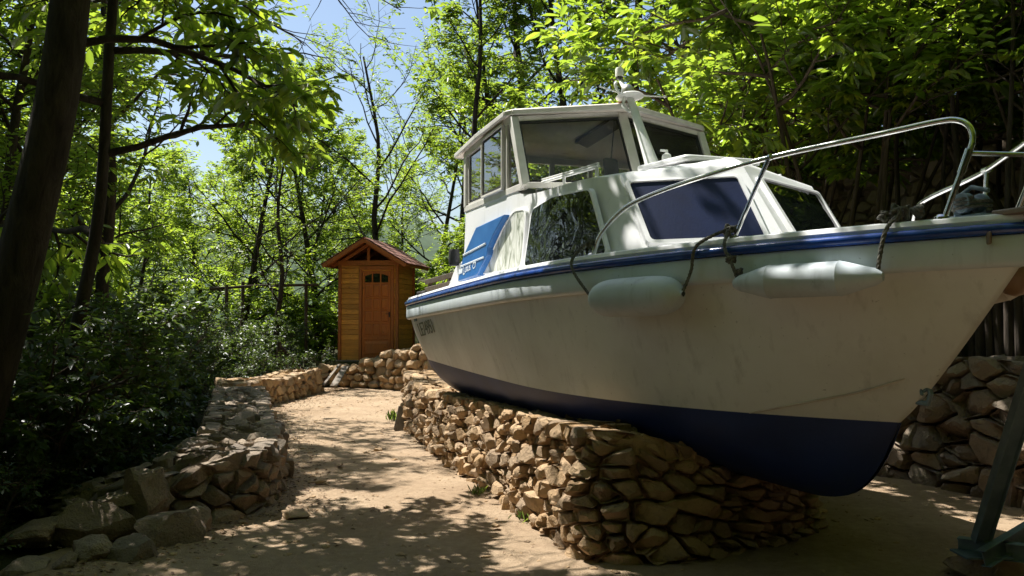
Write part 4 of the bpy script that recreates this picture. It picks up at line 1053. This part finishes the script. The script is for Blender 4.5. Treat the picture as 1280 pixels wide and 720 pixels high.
mb = MB(); ib(mb, p+Vector((-.08, .10, -.02)), p+Vector((.65, -.45, -.0)), .09); mb.build('foot', M['greyiron'], stand, bevel=.002)
mb = MB(); mb.box(p+Vector((0, 0, -.045)), (.26, .2, .012)); mb.build('base_plate', M['greyiron'], stand, bevel=.002)
boulder(1236, 712, 5.25, .22, 77, (1.4, 1.1, .5), 'flat brown rock under the foot of the iron prop', 'stone', name='rock')
# keel blocks that carry the stern of the hull
mb = MB(); x, y = uv(1.0, 0)
for k, (dx, z_) in enumerate(((0, .10), (.02, .30))): mb.box((x+dx, y, z_), (.9, .25, .19), Matrix.Rotation(YAW+math.pi/2, 3, 'Z'), tint=.3+.3*k)
mb.box((x, y, .418), (.5, .2, .045), Matrix.Rotation(YAW+math.pi/2, 3, 'Z'), tint=.6)
lone(mb, 'keel_block', M['greywood'], 'stack of timber blocks in the dark under the stern of the boat', 'blocks', bevel=.01)
# palisade of dark poles on the retaining wall
pal = empty('pole_fence', (*uv(1, VR-.25), 1.1)); tag(pal, 'palisade of upright dark poles standing on the stone wall behind the boat', 'fence')
rr = random.Random(9); u = -6.5; mb = None; posts = []
while u < 7.4:
    r_ = rr.uniform(.028, .055); h = rr.uniform(.85, 1.15); x, y = uv(u, VR-.24+rr.uniform(-.03, .03)); posts.append((x, y, r_, h, rr.uniform(-.04, .04), rr.uniform(-.03, .03))); u += r_*2+rr.uniform(.0, .03)
o0 = Vector(pal.location)
for i, (x, y, r_, h, a, b) in enumerate(posts[-98:]):
    mb = MB(); mb.tube([Vector((x, y, 1.05))-o0, Vector((x+a*.5, y+b*.5, 1.05+h*.5))-o0, Vector((x+a, y+b, 1.05+h))-o0], [r_, r_*.95, r_*.85], 7); mb.build('pole', M['pole'], pal, angle=60)
mb = MB()
for (x, y, r_, h, a, b) in posts[:-98]: mb.tube([Vector((x, y, 1.05))-o0, Vector((x+a, y+b, 1.05+h))-o0], [r_, r_*.85], 7)
if mb.v: tag(mb.build('poles', M['pole'], pal, angle=60), kind='stuff')
mb = MB(); mb.tube([Vector((*uv(-6.5, VR-.19), 1.75))-o0, Vector((*uv(7.3, VR-.19), 1.78))-o0], .025, 7); mb.build('cross_rail', M['pole'], pal)
# rail fence on the left beyond the wall and the railing behind the stern
def rail_fence(pts, posts, label, r=.035):
    e = empty('rail_fence', posts[0][0]); tag(e, label, 'fence'); o0 = Vector(posts[0][0])
    mb = MB(); mb.tube([Vector(p)-o0 for p in pts], r, 7); mb.build('rail', M['twig'], e)
    for a, b in posts: mb = MB(); mb.tube([Vector(a)-o0, Vector(b)-o0], r*1.2, 7); mb.build('post', M['twig'], e)
a, b, c = at_y(262, 361, 21), at_y(330, 357, 21.4), at_y(398, 356, 21.8)
rail_fence([a, b, c], [((a.x+.4, 21, -1.6), a+Vector((.4, 0, .1))), ((b.x-.5, 21.2, -1.6), b+Vector((-.5, 0, .1))), ((c.x-.25, 21.7, -1.6), c+Vector((-.3, 0, .1)))], 'thin horizontal pole rail among the trees left of the hut')
a, b = at_y(349, 432, 19.2), at_y(378, 462, 19.4)
mb = MB(); mb.tube([a, b], .05, 7); mb.tube([(a.x, a.y, -.3), a+Vector((0, 0, .08))], .055, 7); lone(mb, 'broken_post', M['pole'], 'dark post with a slanting log behind the far end of the low wall', 'post')
e = empty('wooden_railing', (-1.3, 16.2, 0)); tag(e, 'grey weathered wooden railing seen behind the stern of the boat', 'railing'); o0 = Vector(e.location)
a, b = at_y(532, 353, 16.5), at_y(590, 337, 15.5)
for k in (0, 1): mb = MB(); d_ = Vector((0, 0, -.09*k)); mb.bar(a+d_*1.6-o0, b+d_*1.6+(b-a)*.6-o0, .04, .09, tint=.3+.4*k); mb.build('rail', M['greywood'], e, bevel=.005)
for t in (.1, .55, 1.1):
    p = a.lerp(b, t); mb = MB(); mb.box((p.x-o0.x, p.y+.05-o0.y, p.z/2), (.08, .08, p.z+.02), tint=.4); mb.build('post', M['greywood'], e, bevel=.005)
# ------------------------------------------------------------------ vegetation
def leaf_mesh(name, P, D, N, size, wid, tint, m, fold=.25, droop=.25):
    """many folded, slightly drooping leaves: P base points, D directions, N normals (n x 3 arrays)"""
    n = len(P); D = D/np.linalg.norm(D, axis=1)[:, None]
    S = np.cross(D, N); S /= (np.linalg.norm(S, axis=1)[:, None]+1e-9); U = np.cross(S, D)
    sz = size[:, None]; w = wid*sz
    V = np.stack([P, P+D*sz*.30+S*w*.42+U*sz*.02, P+D*sz*.68+S*w*.5-U*sz*droop*.25, P+D*sz*.96-U*sz*droop, P+D*sz*.68-S*w*.5-U*sz*droop*.25, P+D*sz*.30-S*w*.42+U*sz*.02], 1)
    V[:, 0] -= U*sz*0; mid = -U*w*fold
    V[:, 0] += 0; V[:, 3] += mid*.3
    me = bpy.data.meshes.new(name); nv = n*6
    me.vertices.add(nv); me.vertices.foreach_set('co', V.reshape(-1).astype(np.float32))
    # two quads folded at the midrib (0,1,2,3) and (0,3,4,5)
    base = (np.arange(n)*6)[:, None]; loops = np.concatenate([base+np.array([0, 1, 2, 3]), base+np.array([0, 3, 4, 5])], 1).reshape(-1)
    me.loops.add(n*8); me.loops.foreach_set('vertex_index', loops.astype(np.int32))
    me.polygons.add(n*2); me.polygons.foreach_set('loop_start', (np.arange(n*2)*4).astype(np.int32)); me.polygons.foreach_set('loop_total', np.full(n*2, 4, np.int32))
    me.update(calc_edges=True)
    at = me.attributes.new('tint', 'FLOAT', 'POINT'); at.data.foreach_set('value', np.repeat(tint, 6).astype(np.float32))
    me.materials.append(m); return me
P = np.array(LITTER); n = len(P); r_ = np.random.default_rng(3); D = np.c_[r_.normal(0, 1, (n, 2)), r_.normal(0, .12, n)]; N = np.c_[r_.normal(0, .25, (n, 2)), np.ones(n)]
me = leaf_mesh('fallen_leaves', P, D, N, r_.uniform(.015, .055, n), .45, r_.random(n), M['litter'], droop=.2); o = bpy.data.objects.new('fallen_leaves', me); col.objects.link(o); tag(o, 'dry brown leaves scattered on the sandy path', 'leaves', kind='stuff')
def tuft(x, y, z, seed, label, nb=40, h=.12):
    r_ = np.random.default_rng(seed); P = np.c_[r_.normal(x, .05, nb), r_.normal(y, .05, nb), np.full(nb, z)]; D = np.c_[r_.normal(0, .35, (nb, 2)), np.ones(nb)]; N = np.c_[r_.normal(0, 1, (nb, 2)), r_.normal(0, .2, nb)]
    me = leaf_mesh('grass_tuft', P, D, N, r_.uniform(.5, 1.2, nb)*h, .09, r_.random(nb), M['grassm'], droop=.3); o = bpy.data.objects.new('grass_tuft', me); col.objects.link(o); tag(o, label, 'grass')
for i, (px, py, y, lb) in enumerate([(492, 512, 13.4, 'bright grass tuft at the far end of the curving wall'), (596, 622, 7.75, 'small weed in the sand at the foot of the curving wall'), (655, 650, 6.75, 'little grass tuft against the near part of the curving wall'), (520, 468, 17.5, 'thin grass tuft in front of the rock pile')]):
    p = at_y(px, py, y); tuft(p.x, p.y, 0, i, lb, 45 if i in (0, 3) else 22, .16 if i in (0, 3) else .09)
class Grow:
    def __init__(s, seed): s.r = random.Random(seed); s.mb = MB(); s.P = []; s.D = []; s.N = []; s.sz = []; s.tp = 0; s.leafsz = .16; s.per = 9; s.bare = 0
    def limb(s, p, d, length, r0, r1, wander=.15, trop=0., segs=6, sides=6):
        r = s.r; pts = [Vector(p)]; d = Vector(d).normalized(); dirs = [d]
        for i in range(segs):
            d = (d+Vector((r.gauss(0, wander), r.gauss(0, wander), r.gauss(0, wander)+trop))).normalized()
            pts.append(pts[-1]+d*length/segs); dirs.append(d)
        rad = [r0+(r1-r0)*i/segs for i in range(segs+1)]; s.mb.tube(pts, rad, sides, tint=.5); return pts, dirs, rad
    def twig_leaves(s, pts, dirs, n, sz):
        r = s.r
        for k in range(n):
            t = (k+r.random())/n; i = min(len(pts)-2, int(t*(len(pts)-1))); f = t*(len(pts)-1)-i
            p = pts[i].lerp(pts[i+1], f); d = dirs[i+1]; side = Vector((0, 0, 1)).cross(d)
            side = side.normalized() if side.length > .05 else Vector((1, 0, 0)); sg = 1 if k % 2 else -1
            ld = (d*r.uniform(.3, .9)+side*sg*r.uniform(.5, 1.1)+Vector((r.gauss(0, .2), r.gauss(0, .2), r.uniform(-.5, .25))))
            s.P.append(p); s.D.append(ld); s.N.append(Vector((r.gauss(0, .35), r.gauss(0, .35), 1))); s.sz.append(sz*r.uniform(.45, 1.25))
    def branch(s, p, d, length, r0, lvl, trop=.02, spread=.8, dens=1.):
        r = s.r; pts, dirs, rad = s.limb(p, d, length, r0, r0*.35, .14, trop, 6 if lvl else 4, 6 if lvl > 1 else 4)
        if lvl == 0: 
            if r.random() > s.bare: s.twig_leaves(pts, dirs, s.per, s.leafsz)
            return
        n = max(2, round((5 if lvl == 1 else 5.5)*dens))
        for k in range(n):
            t = .25+.75*(k+r.random()*.8)/n; i = min(len(pts)-2, int(t*(len(pts)-1)))
            q = pts[i].lerp(pts[i+1], t*(len(pts)-1)-i); dd = dirs[i+1]; a = dd.orthogonal().normalized(); a.rotate(Matrix.Rotation(r.uniform(0, 6.28), 3, dd))
            a.z *= .55; nd = (dd*(1-spread*.45)+a*spread).normalized()
            s.branch(q, nd, length*r.uniform(.42, .62)*(1-.25*t), max(rad[i]*.6, .004), lvl-1, trop, spread, dens)
    def prune(s, ox, oy, oz, keep):
        q = [keep(p.x+ox, p.y+oy, p.z+oz) for p in s.P]
        for k in ('P', 'D', 'N', 'sz'): setattr(s, k, [v for v, f in zip(getattr(s, k), q) if f])
    def finish(s, name, label, cat, lm, wid=.34, bm=None, group=None, droop=.25):
        root = empty(name); tag(root, label, cat, group)
        tr = s.mb.build('trunk', bm or M['bark'], root, angle=180)
        P = np.array([tuple(v) for v in s.P]); D = np.array([tuple(v) for v in s.D]); N = np.array([tuple(v) for v in s.N]); r_ = np.random.default_rng(len(P))
        me = leaf_mesh('crown', P, D, N, np.array(s.sz), wid, r_.random(len(P)), lm, droop=droop)
        o = bpy.data.objects.new('crown', me); col.objects.link(o); o.parent = root
        return root
def tall_tree(name, label, seed, H, r0, first, nb, blen, lvl=2, lean=(0, 0), lsz=.17, per=9, lm='leaf', trop=.03, dens=1., bare=0, up=.5, wid=.34, group=None, wander=.05, spread=.8, cat='tree'):
    g = Grow(seed); g.leafsz = lsz; g.per = per; g.bare = bare; r = g.r
    pts, dirs, rad = g.limb((0, 0, -.5), (lean[0], lean[1], 1), H+.5, r0, r0*.22, wander, .03, 12, 10)
    for k in range(nb):
        t = first+(1-first)*((k+.5*r.random())/nb)**.9; i = min(len(pts)-2, int(t*(len(pts)-1))); q = pts[i].lerp(pts[i+1], t*(len(pts)-1)-i)
        a = k*2.4+r.uniform(-.4, .4); d = Vector((math.cos(a), math.sin(a), up+t*.5))
        g.branch(q, d, blen*(1.15-.65*t)*r.uniform(.8, 1.2), rad[i]*.45, lvl, trop, spread, dens)
    return g.finish(name, label, cat, M[lm], wid, group=group)
def shrub(name, label, seed, H, nst, lsz, per, lm='leafbush', spread=.35, lvl=1, wid=.42, dens=1., group=None, cat='shrub', bm='twig', first=.2, blen=.45):
    g = Grow(seed); g.leafsz = lsz; g.per = per; r = g.r
    for k in range(nst):
        a = k*2.4+r.random(); rr_ = r.uniform(0, .25)*H*.5; d = Vector((math.cos(a)*spread*r.uniform(.3, 1.3), math.sin(a)*spread*r.uniform(.3, 1.3), 1))
        pts, dirs, rad = g.limb((math.cos(a)*rr_, math.sin(a)*rr_, -.15), d, H*r.uniform(.75, 1.1), .012+H*.006, .004, .08, 0, 6, 5)
        for j in range(max(3, round(6*dens))):
            t = first+(1-first)*(j+r.random())/6/dens; t = min(t, .99); i = min(len(pts)-2, int(t*(len(pts)-1))); q = pts[i].lerp(pts[i+1], t*(len(pts)-1)-i)
            b = r.uniform(0, 6.28); g.branch(q, Vector((math.cos(b), math.sin(b), r.uniform(.1, .8))), H*blen*r.uniform(.6, 1.1), .006+.003*H, lvl, .02, .8, dens)
    return g.finish(name, label, cat, M[lm], wid, bm=M[bm], group=group)
def copy_tree(root, loc, rz, sc=1., label=None, group=None, tilt=(0, 0)):
    r = root.copy(); col.objects.link(r); r.location = loc; r.rotation_euler = (tilt[0], tilt[1], rz); r.scale = (sc, sc, sc)
    if label: r['label'] = label
    if group: r['group'] = group
    for ch in list(root.children):
        c = ch.copy(); col.objects.link(c); c.parent = r
    return r
def place(root, loc, rz, sc=1., label=None, group=None, tilt=(0, 0)):
    root.location = loc; root.rotation_euler = (tilt[0], tilt[1], rz); root.scale = (sc,)*3
    if label: root['label'] = label
    if group: root['group'] = group
USED = set()
def put(proto, x, y, rz, sc=1., label=None, group=None, z=None, tilt=(0, 0)):
    z = gz_(x, y) if z is None else z
    if proto.name not in USED: USED.add(proto.name); place(proto, (x, y, z), rz, sc, label, group, tilt); return proto
    return copy_tree(proto, (x, y, z), rz, sc, label, group, tilt)

# prototypes
T_big = tall_tree('chestnut_tree', 'broad chestnut', 101, 10.5, .19, .30, 15, 4.2, 3, lsz=.15, per=9, dens=.85)
T_mid = tall_tree('chestnut_tree', 'chestnut', 102, 8.5, .12, .22, 14, 3.0, 2, lsz=.145, per=17, dens=1.35)
T_thin = tall_tree('slender_tree', 'slender', 103, 9.5, .085, .45, 12, 2.0, 2, lsz=.13, per=10, lm='leaf2', dens=1.1, wid=.42)
T_spar = tall_tree('sparse_tree', 'sparse crooked', 104, 7.5, .11, .35, 10, 3.4, 2, lsz=.12, per=11, lm='leaf2', dens=1.0, bare=.25, wander=.10, wid=.42)
T_hi = tall_tree('chestnut_tree', 'high crowned', 109, 13.5, .2, .55, 16, 4.4, 2, lsz=.18, per=14, dens=1.5)
T_sap = tall_tree('sapling', 'sapling', 105, 5.0, .032, .5, 9, 1.3, 1, lsz=.15, per=10, lm='leaf', dens=1.0, wander=.04)
B_big = shrub('chestnut_bush', 'coppice', 106, 4.0, 14, .155, 13, lm='leaf', spread=.45, lvl=2, wid=.33, dens=.9, cat='bush', first=.5, blen=.34)
B_mid = shrub('shrub', 'shrub', 107, 1.7, 12, .085, 9, spread=.5, lvl=2, dens=.9)
B_sml = shrub('shrub', 'low shrub', 108, .9, 10, .06, 8, spread=.6, lvl=1, dens=1.2)
#PLACE
def P_(px, y): return (px-640)/FPX*y
k_ = 0
def lab(pre, feats): 
    global k_
    k_ += 1; return pre+' '+feats
# left foreground: big leaning trunk
fg = Grow(201); fg.leafsz = .19; fg.per = 9
pts, dirs, rad = fg.limb((0, 0, 0), (.13, 0, 1), .01, .1, .1, 0, 0, 2)
fg = Grow(201); fg.leafsz = .155; fg.per = 15
tp = smooth_path([(-.55, 0, -1.2), (-.42, 0, 0), (-.05, .05, 1.6), (.28, .0, 3.0), (.46, -.05, 4.4), (.75, -.1, 6.0), (1.0, -.1, 8.0), (1.2, 0, 10)], 4)
fg.mb.tube(tp, [.19-.13*i/(len(tp)-1) for i in range(len(tp))], 14, tint=.5)
def tp_at(z): return min(tp, key=lambda p: abs(p.z-z))
for z, a, le, lv in ((3.3, .5, 1.7, 2), (3.6, 1.0, 2.2, 2), (3.9, -.5, 1.6, 2), (4.1, 1.3, 2.6, 2), (4.3, .6, 2.0, 2), (4.6, 2.4, 2.6, 2), (4.7, 1.0, 2.1, 2), (5.0, 1.9, 2.3, 2), (5.2, .3, 1.8, 2), (5.6, 1.4, 2.2, 2), (5.9, 2.9, 3.0, 2), (6.2, .9, 2.6, 2), (6.8, 2.6, 2.6, 2), (7.0, .3, 3.0, 2), (7.6, .05, 3.0, 2), (8.0, 2.2, 2.6, 2), (8.4, .5, 3.0, 2), (9.0, .9, 2.0, 2), (7.9, -.6, 3.0, 2), (9.0, 3.4, 2.6, 2)):
    fg.branch(tp_at(z), Vector((math.cos(a), math.sin(a), .28)), le, .032, lv, .0, .85, 1.3)
def open_gap(x, y, z): gx_, gy_ = x+.466*(z-.4), y-.378*(z-.4); return not (-.35 < gx_ < 1.0 and 5.5 < gy_ < 9.5)  # crown leaves pruned away so sunlight falls on the curving wall
fg.prune(-3.35, 6.0, 0, open_gap)
o = fg.finish('chestnut_tree', 'big dark leaning trunk in the left foreground with hanging leafy branches', 'tree', M['leaf'], .38, droop=.35)
o.location = (-3.35, 6.0, 0)
# second trunk on the left, bent
s2 = Grow(202); s2.leafsz = .17; s2.per = 10
tp = smooth_path([(-.25, 0, -1.5), (-.1, 0, .5), (.12, 0, 1.8), (.30, 0, 2.9), (.38, 0, 4.6), (.6, 0, 6.5), (.7, 0, 9)], 4); s2.mb.tube(tp, [.07-.045*i/(len(tp)-1) for i in range(len(tp))], 10, tint=.5)
for z, a, le in ((2.6, 2.2, 1.8), (3.1, .3, 1.6), (3.7, 3.6, 2.0), (4.2, .9, 1.7), (4.8, 2.0, 2.0), (5.3, -.9, 1.6), (5.9, 2.2, 2.0), (6.5, 3.3, 2.4), (7.2, 2.8, 2.2), (8.0, 1.7, 1.6)):
    s2.branch(tp_at(z), Vector((math.cos(a), math.sin(a), .35)), le, .035, 2, 0, .8, 1.)
s2.prune(P_(78, 7.4), 7.4, -.4, open_gap)
o = s2.finish('chestnut_tree', 'thinner dark bent trunk just right of the big leaning trunk', 'tree', M['leaf'], .34, droop=.35)
o.location = (P_(78, 7.4), 7.4, -.4)

put(T_big, -8.7, 12.9, .3, 1.0, 'broad chestnut tree shading the middle of the path from the left')
put(T_mid, -9.4, 13.6, 1.3, 1.05, 'chestnut tree behind the low far wall, crown against the sky')
put(T_big, -12.5, 15.5, 2.2, 1.0, 'tall broad chestnut tree standing farther down the left slope')
put(T_spar, P_(487, 22.5), 22.5, 2.6, 1.05, 'crooked dark tree with spreading bare limbs just behind the hut')
put(T_spar, -6.3, 14.3, 5.1, 1.15, 'crooked open crowned tree left of the far low wall, leaning over the path')
put(T_thin, P_(586, 19.5), 19.5, .4, 1.15, 'tall straight slender tree rising behind the wheelhouse, left one of two')
put(T_thin, P_(613, 23), 23, 1.9, 1.1, 'slender tree behind the wheelhouse, right one of two')
# row and masses behind
for i, (px, y, pr, rz, sc, lb) in enumerate([
    (400, 24.5, T_mid, 4.0, .95, 'leafy tree directly left of the hut with dark stem'), (350, 21.5, T_spar, 5.2, .8, 'small tree rising behind the thin pole rail'),
    (300, 24, T_mid, .7, .95, 'leafy tree in the middle distance left of the pole rail'), 
    (150, 27, T_mid, 3.1, 1.0, 'tree down the slope behind the second trunk'), (50, 19, T_mid, 5.0, 1.0, 'bushy tree at the left behind the foreground trunks'),
    (40, 15, T_mid, 1.9, 1.0, 'dark tree near the left edge behind the leaning trunk'), (-30, 11.5, T_mid, .2, .9, 'tree at the very left edge of the slope'),
    (15, 25, T_mid, 1.0, .95, 'bushy tree filling the far left between the two leaning trunks'), (95, 31, T_mid, 2.0, 1.0, 'far tree seen just right of the second trunk'), (205, 33, T_mid, 3.3, .95, 'far pale tree left of the middle of the valley gap'),
    (265, 29, T_mid, 4.4, .85, 'round crowned tree beyond the left end of the pole rail'), (325, 31, T_mid, 5.1, .9, 'far tree above the middle of the pole rail'), (375, 28, T_mid, .5, .8, 'low dense tree above the right end of the pole rail'), (160, 22, T_mid, 1.7, .75, 'small bushy tree low on the slope near the second trunk'), (245, 36, T_big, 2.7, .8, 'wide tree farthest down the valley on the left'), (410, 34, T_big, 1.2, .75, 'wide far tree touching the left eave of the hut'),
    (430, 31, T_mid, 2.0, .75, 'sunlit tree behind the hut roof'), (545, 27, T_mid, .9, .82, 'bright low tree between the hut and the wheelhouse'), (500, 36, T_mid, 5.5, .7, 'distant low tree under the patch of blue sky'),
    (575, 34, T_big, 1.0, .75, 'wide tree in the distance beyond the wheelhouse windows'), (660, 24, T_big, 3.5, .95, 'large tree behind the wheelhouse roof'), (720, 21.5, T_mid, 4.4, 1.1, 'dense tree above the wheelhouse roof apex'),
    (800, 23.5, T_big, 5.6, 1.0, 'large dark tree above the mast'), (880, 20, T_mid, 2.9, 1.15, 'dense tree on the slope right of the mast'), (1000, 18.8, T_mid, 1.1, 1.15, 'tree high on the slope behind the bright bush'), (1130, 17, T_mid, .1, 1.1, 'shaded tree above the upper stone wall'),
    (1250, 13.5, T_mid, 3.3, 1.1, 'tree at the upper right corner of the slope'), (1340, 11, T_mid, 2.3, 1.0, 'tree at the right edge beyond the bow'), (950, 24, T_big, 4.1, 1.0, 'far tall tree closing the top right of the view'), (1150, 22, T_big, .8, 1.0, 'far tall tree behind the right hand thicket')]):
    put(pr, P_(px, y), y, rz, sc, lb)
# unseen trees and bushes added behind and beside the camera for shade and reflections
for x, y, pr, rz in ((7.5, 3.2, T_big, 2.1), (2.6, -1.4, T_big, 4.4), (-.8, -2.2, T_mid, 5), (4.8, 1.6, B_big, 1.), (3.9, .2, B_big, 4.), (-7, 3, T_big, 1), (-9, 9, T_mid, 2), (-5.5, -5, T_big, 3), (1, -9, T_big, 4), (7, -6, T_big, 5), (9.5, 0, T_big, .5), (9, 5.5, T_mid, 1.5), (-12, -1, T_big, 2.5), (4.6, -1.6, T_big, .9), (-2.8, -3.2, T_big, 2.2), (6.2, 1.6, T_mid, .2), (2.2, -4.2, T_mid, 2.8), (-5.2, .2, T_mid, 4.), (.2, -6, B_big, 1), (3.2, -2.6, B_big, 2), (5.2, .4, B_big, 3), (-3, -5, B_big, 4), (6.4, 3.2, B_big, 5), (-6.5, 1.5, B_big, 5)):
    put(pr, x, y, rz, 1.0, 'tree added outside the view to shade the clearing', 'added trees behind the viewer')
put(T_hi, -4.7, 2.6, .4, 1, 'unseen tree added to shade the clearing with its high crown'); put(T_hi, -1.6, -1.8, 2.4, 1, 'unseen tree added for shade with its high crown over the viewer'); put(T_hi, -10.2, 11.2, 1.4, 1, 'tall high crowned tree added on the left to shade the shrubs by the low wall'); put(T_hi, -8.6, 6.4, 4.4, 1, 'tall tree past the left edge of the view with a high crown')  # high crowns outside the view, added for the shade they cast
rr = random.Random(77)
for i in range(46):
    a = R(rr.uniform(165, 385)); d = 4.2+(i % 4)*2.6+rr.uniform(-.8, .8); x, y = math.cos(a)*d+.5, math.sin(a)*d+.2
    if y > 2.5 and x > 0: x += 2.0
    if x < 0 and y > 1: x -= 1.5
    put(B_big if i % 4 < 2 else (T_big if i % 4 == 2 else T_mid), x, y, rr.uniform(0, 6.3), rr.uniform(.9, 1.15), 'tree added outside the view to shade the clearing' if i % 4 > 1 else 'bush added outside the view to shade the clearing', 'added trees behind the viewer' if i % 4 > 1 else 'added bushes behind the viewer')
# bright coppice right behind the boat
for i, (u, v, rz, sc, lb) in enumerate([(-1.2, -5.0, .3, 1.0, 'bright big leaved chestnut bush behind the wheelhouse'), (1.5, -3.3, 2., 1.2, 'tall bright chestnut bush leaning over the foredeck'), (3.0, -4.7, 4., 1.0, 'sunlit chestnut bush above the bow rail'),
        (-3.4, -4.2, 5., .85, 'chestnut bush seen past the far side of the wheelhouse'), (-5.2, -3.8, 3., .95, 'chestnut bush farthest along the terrace'), (1.0, -6.8, 2.5, 1.5, 'chestnut bush on top of the upper stone wall'), (-2, -7, .5, 1.6, 'big chestnut bush above the upper wall behind the mast')]):
    x, y = uv(u, v); put(B_big, x, y, rz, sc, lb)
for i, (x, y, sc, lb) in enumerate([(-.2, 24.5, .9, 'bush on the bank behind the stern of the boat'), (1.8, 23.0, .9, 'bush on the rising bank behind the wheelhouse'), (-2.0, 25.5, .9, 'bush behind the right side of the hut'), (3.6, 19.5, .9, 'bush on the bank hidden low behind the wheelhouse'), (-5.2, 25.0, .9, 'bush behind the left side of the hut')]):
    put(B_big, x, y, i*1.3, sc, lb, z=gz_(x, y)-1.2)
rr = random.Random(31)
ST = sorted([uv(rr.uniform(1.6, 7.2), rr.uniform(-5.7, -3.1)) for _ in range(30)], key=lambda q: q[0]/q[1])
for i, (x, y) in enumerate(ST):
    put(T_sap, x, y, rr.uniform(0, 6.3), rr.uniform(.8, 1.15), 'thin dark upright stem in the thicket behind the boat, %s from the left' % ['first', 'second', 'third', 'fourth', 'fifth', 'sixth', 'seventh', 'eighth', 'ninth', 'tenth', 'eleventh', 'twelfth', 'thirteenth', 'fourteenth', 'fifteenth', 'sixteenth', 'seventeenth', 'eighteenth', 'nineteenth', 'twentieth', 'twenty first', 'twenty second', 'twenty third', 'twenty fourth', 'twenty fifth', 'twenty sixth', 'twenty seventh', 'twenty eighth', 'twenty ninth', 'thirtieth'][i], 'thin stems behind the bow', tilt=(rr.uniform(-.06, .06), rr.uniform(-.06, .06)))
# shrubs left of the low wall and down the slope
ORD = ['first', 'second', 'third', 'fourth', 'fifth', 'sixth', 'seventh', 'eighth', 'ninth', 'tenth', 'eleventh', 'twelfth', 'thirteenth', 'fourteenth', 'fifteenth', 'sixteenth', 'seventeenth', 'eighteenth', 'nineteenth', 'twentieth', 'twenty first', 'twenty second', 'twenty third', 'twenty fourth', 'twenty fifth', 'twenty sixth', 'twenty seventh', 'twenty eighth', 'twenty ninth', 'thirtieth']
rr = random.Random(17); BIG = []
for i in range(34):
    y = 5.6+i*.5+rr.uniform(-.2, .2); row = i % 3; x = left_x(y)-1.7-row*1.3-rr.uniform(0, .6)-max(0, 7.5-y)*.6
    BIG.append((x, y))
for x, y in BIG:
    px = 640+1120*x/y
    k = BIG.index((x, y)); row = ('nearest to the low wall', 'second from the low wall', 'farthest down the slope')[k % 3]
    put(B_mid, x, y, rr.uniform(0, 6.3), rr.uniform(.75, 1.1), 'leafy shrub, %s from the viewer in the slope row %s' % (ORD[k//3], row), 'shrubs on the left slope')
for i, (x, y) in enumerate(sorted([(-3.5, 5.9), (-3.9, 6.5), (-3.3, 5.0), (-4.3, 5.6), (-3.7, 7.9), (-4.1, 9.0), (-4.3, 10.0), (-4.55, 11.2), (-3.6, 6.8), (-4.4, 7.3), (-4.9, 12.4), (-5.2, 13.6), (-5.6, 15.2), (-5.3, 16.2), (-5.2, 17.4), (-5.0, 18.6)], key=lambda q: q[1])):
    put(B_sml, x, y, rr.uniform(0, 6.3), rr.uniform(.65, .95), 'low small leaved shrub close behind the low stone wall, %s from the viewer' % ORD[i], 'low shrubs by the walls')
for i, (x, y, lb) in enumerate([(-4.6, 20.6, 'low shrub at the left corner of the hut'), (-1.15, 20.3, 'low shrub between the hut and the stern of the boat'), (-.2, 20.6, 'low shrub behind the stern beside the grey railing')]):
    put(B_sml, x, y, rr.uniform(0, 6.3), rr.uniform(.8, 1.2), lb, 'low shrubs by the walls')
